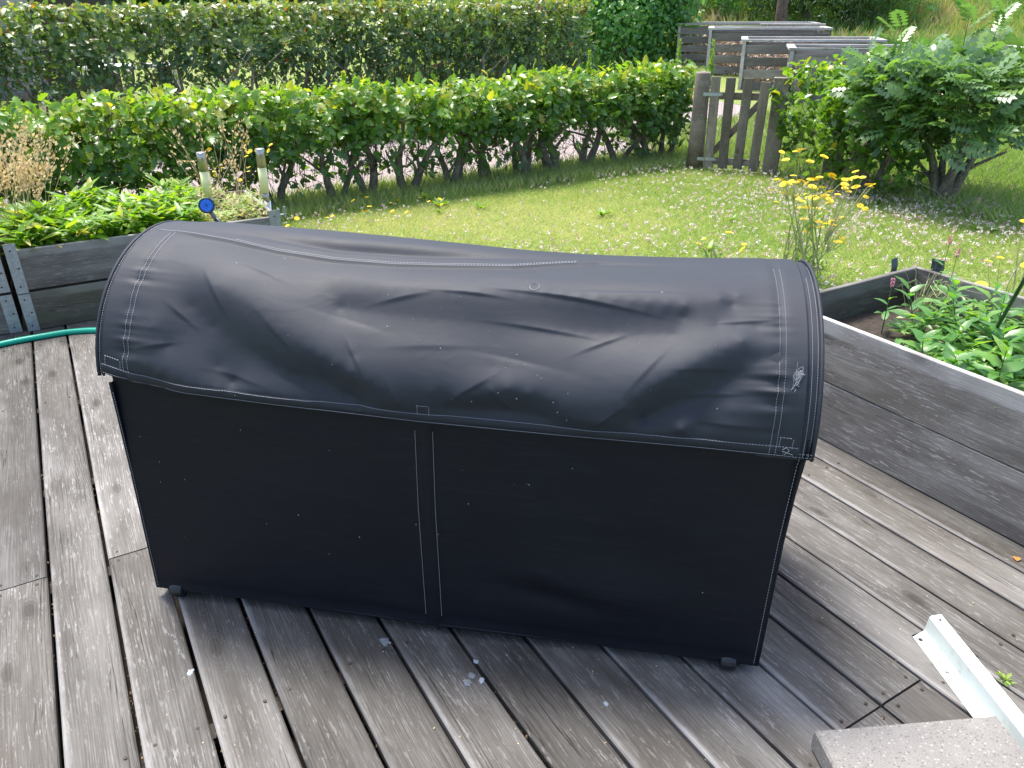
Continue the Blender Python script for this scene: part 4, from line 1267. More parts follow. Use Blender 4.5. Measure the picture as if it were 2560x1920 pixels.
def dry(x, y):
    a_ = np.sin(x * 1.7 + 0.8 * np.sin(y * 1.3)) * np.sin(y * 1.1 + 0.6)
    patch_ = np.exp(-(((x + 0.5) / 1.3) ** 2 + ((y - 6.2) / 0.75) ** 2)) * 0.55
    v = -sa * x + ca * y
    edge = np.clip((v - 6.0) / 0.6, 0, 1) * 0.35
    cl_ = np.sin(x * 7.3 + 2 * np.sin(y * 5.1)) * np.sin(y * 8.7 + 1.5 * np.sin(x * 4.3))
    return 0.13 * a_ + 0.13 * cl_ + patch_ - edge
grass('lawn_grass', 210000, lawn_samp(0.8, 7.2, 1.6, 6.75), 0.02, 0.055, 0.11, M['grass'], 'short sunlit lawn grass between the deck and the low hedge', 0.55, dry, 0.8)
grass('hedge_foot_grass', 26000, lawn_samp(-1.5, 7.4, 6.3, 7.2), 0.05, 0.15, 0.06, M['grass'], 'longer grass along the foot of the low hedge', 0.5, None, 0.4)
grass('far_lawn_grass', 60000, lambda n: (lambda u, v: (u * ca - v * sa, u * sa + v * ca))(rng.uniform(-10, 9, n), rng.uniform(9.7, 17, n)), 0.04, 0.09, 0.2, M['grass'], 'sunny lawn seen through the tall hedge', 0.7)
def right_samp(n):
    u = rng.uniform(6.3, 13, n); v = rng.uniform(0.8, 8.5, n)
    return u * ca - v * sa, u * sa + v * ca
grass('meadow_grass', 70000, right_samp, 0.05, 0.16, 0.09, M['grass'], 'lush green meadow beyond the gate and right of the shrubs', 0.3)
def hs(n):
    y = rng.uniform(18, 40, n); x = rng.uniform(-3, 34, n)
    k = np.abs(x) < 0.75 * y + 1
    return x[k], y[k]
def hillt(x, y):
    a_ = np.sin(x * 0.8 + np.sin(y * 0.5) * 2) * np.sin(y * 0.55 + 1.0)
    brown = np.exp(-(((x - 4.6) / 2.4) ** 2 + ((y - 24.2) / 1.8) ** 2)) * 0.95 + np.exp(-(((x - 17) / 1.6) ** 2 + ((y - 25.5) / 1.4) ** 2)) * 0.8 + np.exp(-((y - 20.5 - 0.0 * x) / 0.8) ** 2) * 0.4
    yel = 0.4 * np.exp(-(((x - 11.5) / 1.8) ** 2 + ((y - 25) / 3) ** 2))
    return a_ * 0.22 + brown + yel
grass('hillside_weeds', 110000, hs, 0.18, 0.55, 0.16, M['weeds'], 'tall weeds and grass covering the slope at the back', 0.48, hillt, 0.45)

# clover blossoms: little tufts
n = 8000
u = rng.uniform(1.0, 7.0, n); v = rng.uniform(1.9, 6.6, n)
x = u * ca - v * sa; y = u * sa + v * ca
dens = np.clip(0.42 + 0.5 * np.sin(x * 1.3 + 0.9) * np.sin(y * 1.5 + 1.2) + 0.30 * (x - 0.6) / 2, 0.03, 1) * (rng.uniform(0, 1, n) < 0.95)
keep = (~in_deck(u, v)) & (rng.uniform(0, 1, n) < dens) & (np.abs(x) < 0.74 * y + 0.3)
x, y = x[keep], y[keep]; n = len(x)
k = 8
cx_ = np.repeat(x, k); cy_ = np.repeat(y, k); cz_ = np.repeat(LAWN + rng.uniform(0.03, 0.06, n), k)
dv = unit(n * k, 0.35)
hp_ = np.stack([cx_, cy_, cz_], 1) + dv * 0.003
V_, F_, T_ = scatter(T_TRI, hp_, dv, unit(n * k), rng.uniform(0.011, 0.018, n * k), np.clip(np.repeat(rng.uniform(0, 1, n), k) + rng.normal(0, .2, n * k), 0, 1))
tag(link('clover_blossoms', np_mesh('clover_blossoms', V_, F_, M['clover'], T_)), 'pink white clover blossoms dotted over the lawn', 'clover', kind='stuff')
# clover leaves
n = 16000
u = rng.uniform(1.0, 7.0, n); v = rng.uniform(1.9, 6.8, n)
x = u * ca - v * sa; y = u * sa + v * ca
keep = (~in_deck(u, v)) & (np.abs(x) < 0.74 * y + 0.3)
x, y = x[keep], y[keep]; n = len(x)
an = rng.uniform(0, 2*PI, n)
V_, F_, T_ = scatter(T_OVAL, np.stack([x, y, LAWN + rng.uniform(0.012, 0.035, n)], 1), np.stack([np.cos(an), np.sin(an), np.full(n, 0.15)], 1), np.tile([[0, 0, 1.0]], (n, 1)) + unit(n) * 0.3, rng.uniform(0.010, 0.02, n), rng.uniform(0, 0.9, n))
tag(link('clover_leaves', np_mesh('clover_leaves', V_, F_, M['yellowgreen'], T_)), 'small clover leaves low in the lawn', 'clover', kind='stuff')

wpos = []
while len(wpos) < 26:
    u_ = random.uniform(1.3, 6.6); v_ = random.uniform(2.7, 6.5)
    p_ = D(u_, v_, 0)
    if bool(in_deck(np.array([u_]), np.array([v_]))[0]) or abs(p_.x) > 0.66 * p_.y: continue
    wpos.append((u_, v_))
pc = []
for u_, v_ in wpos:
    n_ = random.randint(9, 16); L_ = random.uniform(0.07, 0.13)
    an_ = rng.uniform(0, 2*PI, n_)
    p_ = D(u_, v_, LAWN + 0.01)
    pc.append(scatter(T_LANCE, np.tile([[p_.x, p_.y, p_.z]], (n_, 1)), np.stack([np.cos(an_), np.sin(an_), rng.uniform(.3, 1.1, n_)], 1), np.tile([[0, 0, 1.]], (n_, 1)) + unit(n_) * .2, rng.uniform(.6, 1.1, n_) * L_, rng.uniform(.2, .8, n_)))
V_, F_, T_ = merge(pc)
tag(link('lawn_weeds', np_mesh('lawn_weeds', V_, F_, M['yellowgreen'], T_)), 'broad-leaved weed rosettes scattered through the lawn', 'weeds', kind='stuff')

# ------------------------------------------------------------------ hedges
ORD = ['first', 'second', 'third', 'fourth', 'fifth', 'sixth', 'seventh', 'eighth', 'ninth', 'tenth', 'eleventh', 'twelfth', 'thirteenth', 'fourteenth', 'fifteenth', 'sixteenth', 'seventeenth', 'eighteenth', 'nineteenth', 'twentieth', 'twenty-first', 'twenty-second', 'twenty-third', 'twenty-fourth', 'twenty-fifth', 'twenty-sixth', 'twenty-seventh', 'twenty-eighth', 'twenty-ninth', 'thirtieth', 'thirty-first', 'thirty-second', 'thirty-third', 'thirty-fourth', 'thirty-fifth', 'thirty-sixth']
def limb(bm, p, d, L, r, depth=0, seg=5, wander=0.25):
    pts = [Vector(p)]; d = Vector(d).normalized()
    rad = [r]
    for i in range(seg):
        d = (d + Vector((random.gauss(0, wander), random.gauss(0, wander), random.gauss(0, wander * 0.5))) * 0.5).normalized()
        pts.append(pts[-1] + d * L / seg)
        rad.append(r * (1 - 0.55 * (i + 1) / seg))
    bm.tube(pts, rad, 7 if r > 0.015 else 4)
    return pts, rad, d
def shrub(name, base, stems, r0, height, crown_lo, crown_half, nleaf, lsize, tmpl, mat, label, cat, group, twist=0.3, tops=0.0, lowleaf=0.06, parts=None, tophi=0.35, z0=None, fork=0.28, uspan=None, leafup=0.15, barkm=None, thin=0):
    """hedge plant: stems, twigs and leaves in the deck frame"""
    e = empty(name, D(base[0], base[1], LAWN), A)
    tag(e, label, cat, group)
    bt = MB(); tw = MB()
    ends = []
    for k in range(stems):
        a_ = 2*PI*k/stems + random.uniform(-.5, .5)
        sp = random.uniform(0.15, 0.45) if stems > 1 else 0.08
        d0 = Vector((math.cos(a_) * sp, math.sin(a_) * sp * 0.6, 1))
        L1 = height * random.uniform(0.55, 0.75)
        pts, rad, dl = limb(bt, (math.cos(a_) * r0 * 0.7, math.sin(a_) * r0 * 0.5, -0.03), d0, L1, r0 * random.uniform(0.7, 1.0), seg=7, wander=twist)
        ends.append((pts[-1], dl))
        for _ in range(3):
            i = random.randint(2, len(pts) - 1)
            dd = Vector((random.uniform(-1, 1), random.uniform(-.8, .8), random.uniform(0.3, 1.1)))
            p2, r2, d2 = limb(bt, pts[i], dd, height * random.uniform(0.22, 0.4), rad[i] * 0.5, seg=4, wander=twist)
            ends.append((p2[-1], d2))
    tr = bt.build('trunk', barkm or M['bark'], e, smooth=True)
    # twigs fill the crown
    hx, hy = crown_half
    nt = int(nleaf / 14)
    tp = []
    for _ in range(nt):
        x_ = random.uniform(-hx, hx); y_ = random.uniform(-hy, hy)
        z_ = random.uniform(crown_lo, height * 0.97)
        Lt = random.uniform(0.08, 0.22)
        dd = Vector((random.gauss(0, .5) + x_ * 0.5, random.gauss(0, .5) + y_ * 1.2, random.uniform(0.1, 1.3))).normalized()
        p0 = Vector((x_, y_, z_)); p1 = p0 + dd * Lt
        if p1.z > height + tops: p1.z = height + tops * random.random()
        tw.tube([p0 - dd * 0.08, p0, p1], [0.0035, 0.0028, 0.0012], 3, False)
        tp.append((p0, p1))
    tw.build('twigs', M['twig'], e)
    # leaves: most ride on twigs, biased to the outer shell
    P0 = np.array([tuple(a_) for a_, _ in tp]); P1 = np.array([tuple(b_) for _, b_ in tp])
    N1 = int(nleaf * 0.75)
    ii = rng.integers(0, nt, N1); f = rng.uniform(0.0, 1.05, N1)[:, None]
    pos = P0[ii] * (1 - f) + P1[ii] * f + rng.normal(0, 0.012, (N1, 3))
    N2 = nleaf - N1
    side = rng.uniform(-1, 1, (N2, 3))
    face_ = rng.integers(0, 3, N2)
    px = side[:, 0] * hx
    py = np.where(face_ == 0, side[:, 1] * hy, np.sign(side[:, 1]) * hy * rng.uniform(0.8, 1.05, N2))
    pz = np.where(face_ == 0, height + rng.normal(0, 0.02, N2) + tops * rng.uniform(-0.3, 0.6, N2), crown_lo + (height - crown_lo) * (0.5 + 0.5 * side[:, 2]))
    pos = np.concatenate([pos, np.stack([px, py, pz], 1)])
    N = len(pos)
    # gaps: remove leaves in pseudo random pockets
    gap = np.sin(pos[:, 0] * 23 + base[0] * 7) * np.sin(pos[:, 2] * 19 + base[0] * 3) + 0.5 * np.sin(pos[:, 1] * 17 + pos[:, 2] * 11)
    dens_ = np.clip((pos[:, 2] - crown_lo) / (0.62 * (height - crown_lo) + 1e-6) + 0.12, 0.08, 1)
    if thin:
        cl = 0.5 + 0.5 * np.sin(pos[:, 0] * 16 + base[0] * 9) * np.sin(pos[:, 2] * 15 + base[0] * 5)
        dens_ = np.where(pos[:, 2] < thin, 0.04 + 0.42 * cl ** 3, np.clip(0.45 + (pos[:, 2] - thin) / 0.25, 0, 1))
    keep_ = (gap > -0.75) & (rng.uniform(0, 1, N) < dens_)
    pos = pos[keep_]; N = len(pos)
    out = pos * np.array([0.2, 1.0, 0.0]) / np.array([1, hy, 1])
    d_ = unit(N) + out * 0.9 + np.array([0, 0, leafup])
    d_[:, 2] -= 0.15
    nr = unit(N) * 0.5 + out * 0.95 + np.array([0, 0, 0.85])
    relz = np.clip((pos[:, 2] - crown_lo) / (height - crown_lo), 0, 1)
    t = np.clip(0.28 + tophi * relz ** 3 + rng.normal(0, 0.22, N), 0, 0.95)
    t = np.where(rng.uniform(0, 1, N) < 0.006, 1.0, t)
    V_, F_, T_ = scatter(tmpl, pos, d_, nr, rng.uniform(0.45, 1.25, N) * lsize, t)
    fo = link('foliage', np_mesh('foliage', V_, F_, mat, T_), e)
    return e
# low hedge along the lawn
low_u = [-1.6, -1.05, -0.5, 0.0, 0.55, 1.15, 1.62, 2.17, 2.45, 2.84, 3.32, 3.72, 4.08, 4.50, 4.95, 5.38, 5.72, 6.02]
for i, u_ in enumerate(low_u):
    nxt = low_u[i+1] if i + 1 < len(low_u) else u_ + 0.4
    prv = low_u[i-1] if i > 0 else u_ - 0.5
    hw = (nxt - prv) / 4 + 0.06
    shrub('hedge_shrub', (u_, 6.86 + random.uniform(-.05, .05)), random.choice([2, 2, 3]), random.uniform(0.040, 0.058), 0.85 + random.uniform(-.05, .04) + (0.05 if u_ > 5 else 0),
          0.13 if 1.0 < u_ < 5.6 else 0.08, (hw, 0.27), int(1750 * hw / 0.27), 0.092, T_LOBED, M['hedge_near'],
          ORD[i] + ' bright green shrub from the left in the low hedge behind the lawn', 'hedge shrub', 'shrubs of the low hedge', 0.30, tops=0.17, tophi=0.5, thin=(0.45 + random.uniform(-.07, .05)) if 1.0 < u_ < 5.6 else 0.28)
# tall clipped hedge behind the path
nb = 33
for i in range(nb):
    u_ = -3.0 + 10.2 * i / (nb - 1)
    shrub('tall_hedge_shrub', (u_, 10.45 + random.uniform(-.05, .05)), random.choice([2, 3]), random.uniform(0.030, 0.055), 1.56 + random.uniform(-.015, .015),
          0.62 if u_ < 3 else 0.4, (0.18, 0.33), 980 if u_ < 3 else 1250, 0.084, T_LOBED, M['hedge_far'],
          ORD[i] + ' dark shrub from the left in the tall clipped hedge behind the path', 'hedge shrub', 'shrubs of the tall clipped hedge', 0.24, tops=0.04, tophi=0.6)
# shrubs right of the gate
shrub('hedge_shrub', (6.62, 5.1), 3, 0.045, 0.98, 0.08, (0.42, 0.46), 2700, 0.085, T_LOBED, M['hedge_near'], 'leafy shrub directly right of the garden gate', 'shrub', None, 0.3, tops=0.15)
shrub('hedge_shrub', (6.40, 4.45), 3, 0.045, 0.92, 0.06, (0.40, 0.38), 2600, 0.09, T_LOBED, M['hedge_near'], 'dense dark green shrub behind the yellow flowers', 'shrub', None, 0.3, tops=0.12)
rw = shrub('rowan_shrub', (6.72, 3.98), 5, 0.058, 0.95, 0.50, (0.48, 0.52), 1500, 0.10, T_LOBED, M['rowan'], 'silvery feather-leaved shrub with thick forked trunks near the right edge', 'shrub', None, 0.2, tops=0.1)
# pinnate sprays on the rowan shrub and its neighbour
n = 1500
px = rng.uniform(-0.8, 0.66, n); py = rng.uniform(-0.56, 0.8, n)
rz_ = rng.uniform(0, 1, n)
pz = 0.46 + 0.64 * np.sqrt(rz_)
pz = np.where(rng.uniform(0, 1, n) < 0.35, 1.02 + rng.normal(0, 0.05, n), pz)
pos = np.stack([px, py, pz], 1)
rad_ = np.sqrt((px / 0.75) ** 2 + (py / 0.75) ** 2)
pos = pos[(rad_ < 1.0 + rng.normal(0, .09, n)) & ((rad_ > 0.62) | (pz > 0.9))]
sh = []
for (sx, sy, tz) in ((-0.05, 0.1, 1.54), (0.12, -0.05, 1.47), (-0.45, 0.4, 1.38), (0.3, 0.2, 1.18), (-0.25, -0.2, 1.22), (0.5, -0.3, 1.15), (-0.7, 0.5, 1.2), (0.0, 0.45, 1.2)):
    for q_ in range(9):
        z_ = tz - 0.045 * q_
        sh.append((sx + random.gauss(0, .012), sy + random.gauss(0, .012), z_))
pos = np.concatenate([pos, np.array(sh)])
n = len(pos)
an = rng.uniform(0, 2*PI, n)
d_ = np.stack([np.cos(an), np.sin(an), rng.uniform(-0.15, 0.7, n)], 1)
ot = pos - np.array([-0.05, 0.05, 0.65]); ot = norm(ot)
d_ = d_ * 0.6 + ot * 0.6 + np.array([0, 0, -0.1])
V_, F_, T_ = scatter(T_PIN, pos, d_, ot * 0.9 + np.array([0, 0, 0.8]) + unit(n) * 0.45, rng.uniform(0.16, 0.25, n), rng.uniform(0, 1, n))
link('feathery_foliage', np_mesh('feathery_foliage', V_, F_, M['rowan'], T_), rw)
b = MB()
for (sx, sy, tz) in ((-0.05, 0.1, 1.54), (0.12, -0.05, 1.47), (-0.45, 0.4, 1.38), (0.3, 0.2, 1.18), (-0.25, -0.2, 1.22), (0.5, -0.3, 1.15), (-0.7, 0.5, 1.2), (0.0, 0.45, 1.2)):
    b.tube([(sx * 0.6, sy * 0.6, 0.6), (sx * 0.9, sy * 0.9, 0.95), (sx, sy, tz)], [0.006, 0.005, 0.002], 5)
b.build('shoot', M['twig'], rw)

# tall green mare's-tail like weeds poking out of the low hedge
def spire(u_, v_, z0, h, label):
    e = empty('tall_weed', D(u_, v_, LAWN), 0)
    tag(e, label, 'weed')
    b = MB(); b.tube([(0, 0, z0), (0.01, 0, z0 + h * .5), (0.0, 0, z0 + h)], [0.004, 0.003, 0.001], 5)
    b.build('stem', M['stem'], e)
    n_ = 260
    zz_ = rng.uniform(0, 1, n_)
    an_ = rng.uniform(0, 2*PI, n_)
    pos_ = np.stack([np.cos(an_) * 0.004, np.sin(an_) * 0.004, z0 + h * zz_], 1)
    d__ = np.stack([np.cos(an_), np.sin(an_), 0.5 + 0.8 * zz_], 1)
    V_, F_, T_ = scatter(T_LANCE, pos_, d__, unit(n_) + np.array([0, 0, 1.]), 0.075 * (1.05 - 0.75 * zz_), rng.uniform(0.3, .9, n_))
    link('foliage', np_mesh('foliage', V_, F_, M['yellowgreen'], T_), e)
spire(5.02, 7.0, 0.6, 0.55, 'slender spiky green weed rising above the middle of the low hedge')
spire(6.40, 7.2, 0.6, 0.62, 'bushy lime green weed spire left of the compost bins')
spire(6.62, 6.9, 0.6, 0.62, 'tall narrow lime green weed spire in front of the compost bins')
spire(1.75, 6.9, 0.7, 0.28, 'thin green weed tip above the left half of the low hedge')

# ------------------------------------------------------------------ wire netting in front of the low hedge
def hexnet(name, u0, u1, z0, z1, v_, cell, rad, parent=None, horizontals=(), label=None, sagf=0.0, org=(0, 0)):
    bm_v = []; bm_f = []
    dx = cell * math.sqrt(3) / 2; dy = cell * 1.5 / 2
    segs = []
    r_ = cell / 2
    rows = int((z1 - z0) / (1.5 * r_)) + 1
    cols = int((u1 - u0) / (math.sqrt(3) * r_)) + 1
    for j in range(rows):
        for i in range(cols):
            cx = u0 + math.sqrt(3) * r_ * (i + 0.5 * (j % 2)); cz = z0 + 1.5 * r_ * j
            P_ = [(cx + r_ * math.sin(PI/3 * k), cz + r_ * math.cos(PI/3 * k)) for k in range(3, 7)]
            for k in range(3): segs.append((P_[k], P_[k+1]))
    A0 = np.array([(a_[0], v_, a_[1]) for a_, _ in segs]); A1 = np.array([(b_[0], v_, b_[1]) for _, b_ in segs])
    for Z in (A0, A1):
        Z[:, 1] += 0.02 * np.sin(Z[:, 0] * 2.7) + 0.012 * np.sin(Z[:, 0] * 9 + Z[:, 2] * 8)
        Z[:, 2] += 0.015 * np.sin(Z[:, 0] * 3.9)
        Z[:, 0] += 0.01 * np.sin(Z[:, 2] * 13 + Z[:, 0] * 5)
    n_ = len(A0)
    T = norm(A1 - A0); a = norm(np.cross(T, np.tile([[0, 1, 0.1]], (n_, 1)))); c = np.cross(T, a)
    V = []
    for E in (A0, A1):
        for k in range(3):
            V.append(E + (a * math.cos(2*PI*k/3) + c * math.sin(2*PI*k/3)) * rad)
    V = np.stack(V, 1).reshape(-1, 3)
    base = np.array([(0, 1, 4, 3), (1, 2, 5, 4), (2, 0, 3, 5)])
    F = (base[None] + (np.arange(n_) * 6)[:, None, None]).reshape(-1, 4)
    e = empty(name, D(*org, 0), A)
    o = link('netting', np_mesh('netting', V, [F], M['wire']), e); o['kind'] = 'stuff'
    b = MB()
    for hz_ in horizontals:
        b.tube([(u_, v_ + 0.02 * math.sin(u_ * 2.7), hz_ + 0.02 * math.sin(u_ * 1.9)) for u_ in np.arange(u0, u1, 0.15)], rad * 1.2, 4)
    if horizontals: b.build('line_wire', M['wire'], e)
    tag(e, label, 'wire fence')
    return e
hexnet('wire_fence', 0.9, 5.95, LAWN + 0.0, LAWN + 0.50, 6.55, 0.055, 0.0007, None, (LAWN + 0.52,), 'sagging hexagonal wire netting along the foot of the low hedge')
e = hexnet('wire_fence', -6.0, -3.2, LAWN, LAWN + 0.55, 0, 0.055, 0.0007, None, (LAWN + 0.3, LAWN + 0.56), 'wire netting fence running past the shrub at the right edge')
e.location = D(6.35, 0, 0); e.rotation_euler = (0, 0, A - PI/2)

# ------------------------------------------------------------------ gate
gd = Vector((2.72 - 1.98, 8.10 - 8.38, 0)); gl = gd.length; gang = math.atan2(gd.y, gd.x)
# gate posts are things of their own, pickets etc. belong to the gate
e = empty('gate_post', (1.96, 8.38, LAWN)); tag(e, 'round weathered gate post left of the picket gate', 'gate post', 'gate posts')
b = MB()
b.lathe([(0.088, -0.05), (0.084, 0.3), (0.080, 0.6), (0.078, 0.94), (0.072, 0.955)], 16)
o = b.build('post', M['gate'], e, smooth=False)
for v_ in o.data.vertices: v_.co = Vector((v_.co.z, v_.co.y, -v_.co.x)) if False else v_.co
for p_ in o.data.polygons: p_.use_smooth = len(p_.vertices) == 4
def upright(parent, name, x, y, h, wd_, th, mat, z0=0.0, lean=0.0, top=0.004, rz=0.0):
    bm = MB(); bm.plank(h, wd_, th, top, 3, 0.002)
    o = bm.build(name, mat, parent)
    o.location = (x, y, z0)
    o.rotation_euler = (0, -PI/2, 0)
    o.rotation_euler = (Matrix.Rotation(rz, 4, 'Z') @ Matrix.Rotation(lean, 4, 'Y') @ Matrix.Rotation(-PI/2, 4, 'Y') @ Matrix.Rotation(PI/2, 4, 'X')).to_euler()
    return o
e = empty('gate_post', (2.66, 8.10, LAWN), gang); tag(e, 'square weathered gate post right of the picket gate', 'gate post', 'gate posts')
upright(e, 'post', 0.02, 0.0, 0.945, 0.15, 0.13, M['gate'], -0.02, 0.0, 0.006)
gate = empty('picket_gate', (2.04, 8.30, LAWN), gang)
tag(gate, 'small grey wooden picket gate in the hedge gap with a diagonal brace', 'gate')
gx = [0.05, 0.195, 0.345, 0.50]
gh = [0.905, 0.90, 0.895, 0.88]
for x_, h_ in zip(gx, gh):
    upright(gate, 'picket', x_, -0.03, h_ - 0.02, 0.094, 0.024, M['gate'], 0.02 + random.uniform(0, .02), random.uniform(-.03, .03), 0.008)
for zc in (0.74, 0.10):
    bm = MB(); bm.plank(0.56, 0.07, 0.024, 0.003); o = bm.build('rail', M['gate'], gate); o.location = (0.0, 0.002, zc); o.rotation_euler = (PI/2, 0, 0)
bm = MB(); bm.plank(0.74, 0.065, 0.022, 0.003); o = bm.build('brace', M['gate'], gate); o.location = (0.04, 0.028, 0.14); o.rotation_euler = (PI/2, -math.atan2(0.57, 0.47), 0)
for zc, m_ in ((0.755, M['bin_top']), (0.12, M['galv'])):
    bm = MB(); bm.box((-0.07, -0.06, zc - 0.016), (0.10, -0.054, zc + 0.016)); bm.add([(0.10, -0.06, zc - .016), (0.125, -0.06, zc), (0.10, -0.06, zc + .016), (0.10, -0.054, zc - .016), (0.125, -0.054, zc), (0.10, -0.054, zc + .016)], [(0, 1, 2), (5, 4, 3), (0, 3, 4, 1), (1, 4, 5, 2)])
    bm.build('hinge_strap', M['galv'], gate)
b = MB()
for j, zc in enumerate(np.linspace(0.1, 0.66, 7)):
    b.tube([(x_, -0.064 - 0.01 * math.sin(x_ * 20 + j), zc + 0.012 * math.sin(x_ * 11 + j * 2)) for x_ in np.linspace(-0.02, 0.66, 14)], 0.0012, 4)
for x_ in np.linspace(0.0, 0.64, 6):
    b.tube([(x_ + 0.01 * math.sin(z_ * 15), -0.066, z_) for z_ in np.linspace(0.08, 0.66, 8)], 0.001, 4)
b.build('gate_wire', M['wire'], gate)
# ------------------------------------------------------------------ compost bins
def bin_(x, y, w_, d__, zt, h, ang, label, slats=5, rafter=False):
    z0 = zt - h
    e = empty('compost_bin', (x, y, z0), ang); tag(e, label, 'compost bin', 'slatted compost bins')
    sh_ = (h - 0.03) / slats
    for side in range(4):
        for k in range(slats):
            zc = 0.0 + sh_ * (k + 0.5)
            sw = sh_ * 0.74
            bm = MB()
            if side in (0, 2):
                bm.plank(w_ - 0.006, sw, 0.022, 0.003); o = bm.build('slat', M['bin'], e); o.location = (0.003, 0.0 if side == 0 else d__, zc); o.rotation_euler = (PI/2, 0, 0)
            else:
                bm.plank(d__ - 0.05, sw, 0.022, 0.003); o = bm.build('slat', M['bin'], e); o.location = (0.0 if side == 1 else w_, 0.02, zc); o.rotation_euler = (PI/2, 0, PI/2)
    for px_, py_ in ((0.03, 0.035), (w_ - 0.06, 0.035), (0.03, d__ - 0.06), (w_ - 0.06, d__ - 0.06)):
        b = MB(); b.box((px_ - .03, py_ - .02, 0), (px_ + .04, py_ + .03, h - 0.004)); b.build('corner_post', M['bin'], e)
    for px_, in ((-0.028,),):
        b = MB(); b.box((px_, -0.05, 0.0), (px_ + 0.055, -0.0245, h - 0.002)); b.build('corner_board', M['bin_top'], e)
    t = 0.035
    for (a0, a1, b0, b1) in ((-0.05, w_ + 0.05, -0.06, 0.05), (-0.05, w_ + 0.05, d__ - 0.05, d__ + 0.06), (-0.05, 0.06, 0.052, d__ - 0.052), (w_ - 0.06, w_ + 0.05, 0.052, d__ - 0.052)):
        b = MB(); b.box((a0, b0, h), (a1, b1, h + t)); b.build('top_rail', M['bin_top'], e)
    n_ = 2600
    zf = h * 0.80
    pos_ = np.stack([rng.uniform(0.05, w_ - 0.05, n_), rng.uniform(0.03, d__ - 0.05, n_), rng.uniform(0.02, zf, n_)], 1)
    pos_[: n_ // 2, 1] = rng.uniform(0.02, 0.10, n_ // 2)
    V_, F_, T_ = scatter(T_TRI, pos_, unit(n_), unit(n_), rng.uniform(0.05, 0.11, n_), rng.uniform(0, 1, n_))
    o = link('wood_chips', np_mesh('wood_chips', V_, F_, M['chips'], T_), e); o['kind'] = 'stuff'
    return e
bin_(3.57, 17.8, 2.75, 1.3, 1.04, 1.05, -0.22, 'farthest slatted compost bin, leftmost and highest', 6)
bin_(3.85, 16.2, 2.15, 1.2, 0.99, 1.0, -0.24, 'second compost bin behind the gate with a bright white top rail', 5)
bin_(4.02, 14.4, 2.2, 1.2, 0.86, 1.0, -0.26, 'third compost bin behind the gate, partly hidden by weeds', 5)
bin_(4.32, 12.8, 3.3, 1.2, 0.80, 0.98, -0.28, 'nearest compost bin, long and low behind the silvery shrub', 5)
# leaning boards on the bins
e = empty('loose_board', (4.9, 16.6, 1.06)); tag(e, 'pale loose board lying crooked on top of the second compost bin', 'board')
bm = MB(); bm.plank(1.2, 0.1, 0.025, 0.003); o = bm.build('board_piece', M['bin_top'], e); o.rotation_euler = (0, 0, -0.35)

# ------------------------------------------------------------------ background bushes, tree, shed
def bushmass(name, x, y, rx, ry, h, n_, lsz, mat, label, tmpl=T_OVAL, z0=None, cat='bush', tm=0.35, trunk=True):
    zb = float(hillz(x, y)) if z0 is None else z0
    e = empty(name, (x, y, zb)); tag(e, label, cat)
    # lumpy crown: several overlapping lobes with a leafy shell
    lobes = []
    for k in range(11):
        a_ = random.uniform(0, 2*PI); rr_ = math.sqrt(random.random()) * 0.6
        lobes.append((rr_ * math.cos(a_) * rx, rr_ * math.sin(a_) * ry, h * random.uniform(0.3, 0.72), random.uniform(0.34, 0.52)))
    li = rng.integers(0, len(lobes), n_)
    Lb = np.array(lobes)[li]
    dv_ = unit(n_)
    rr_ = rng.uniform(0.72, 1.04, n_)[:, None]
    pos_ = Lb[:, :3] + dv_ * rr_ * np.stack([Lb[:, 3] * rx, Lb[:, 3] * ry, Lb[:, 3] * h * 0.62], 1)
    pos_[:, 2] = np.clip(pos_[:, 2], 0.02, None) * (1 + 0 * pos_[:, 2])
    nlow = n_ // 5
    a_ = rng.uniform(0, 2*PI, nlow)
    pos_[:nlow] = np.stack([np.cos(a_) * rx * rng.uniform(.7, .95, nlow), np.sin(a_) * ry * rng.uniform(.7, .95, nlow), rng.uniform(0, h * 0.5, nlow)], 1)
    d__ = dv_ * 0.7 + unit(n_) * 0.7; d__[:, 2] -= 0.3
    V_, F_, T_ = scatter(tmpl, pos_, d__, dv_ + np.array([0, 0, .7]) + unit(n_) * .4, rng.uniform(0.6, 1.2, n_) * lsz, np.clip(tm + rng.normal(0, .2, n_), 0, 1))
    link('foliage', np_mesh('foliage', V_, F_, mat, T_), e)
    b = MB()
    for k in range(5):
        a_ = random.uniform(0, 2*PI)
        b.tube([(0.05 * math.cos(a_), 0.05 * math.sin(a_), -0.05), (0.25 * rx * math.cos(a_), 0.25 * ry * math.sin(a_), h * 0.35), (0.5 * rx * math.cos(a_), 0.5 * ry * math.sin(a_), h * 0.6)], [0.05, 0.035, 0.012], 5)
    b.build('stem', M['bark'], e)
    return e
bushmass('round_bush', 2.55, 18.8, 1.75, 1.5, 2.5, 15000, 0.11, M['bush'], 'big rounded green bush standing behind the end of the tall hedge', T_OVAL)
bushmass('bush', 4.3, 26.5, 1.6, 1.3, 2.2, 5000, 0.12, M['bush'], 'green bush on the slope above the farthest compost bin', T_OVAL, tm=0.6)
bushmass('dark_bush', 8.0, 22.6, 1.9, 1.3, 2.1, 13000, 0.13, M['hedge_far'], 'dark feathery bush right of the tree trunk on the slope', T_LANCE, tm=0.45)
bushmass('dark_bush', 10.3, 23.4, 1.5, 1.2, 2.0, 9000, 0.12, M['bush'], 'olive green bush at the right end of the bush row on the slope', T_LANCE, tm=0.45)
bushmass('dark_bush', 6.0, 23.8, 1.1, 1.0, 1.6, 5000, 0.12, M['bush'], 'mid green bush left of the tree trunk on the slope', T_LANCE, tm=0.5)
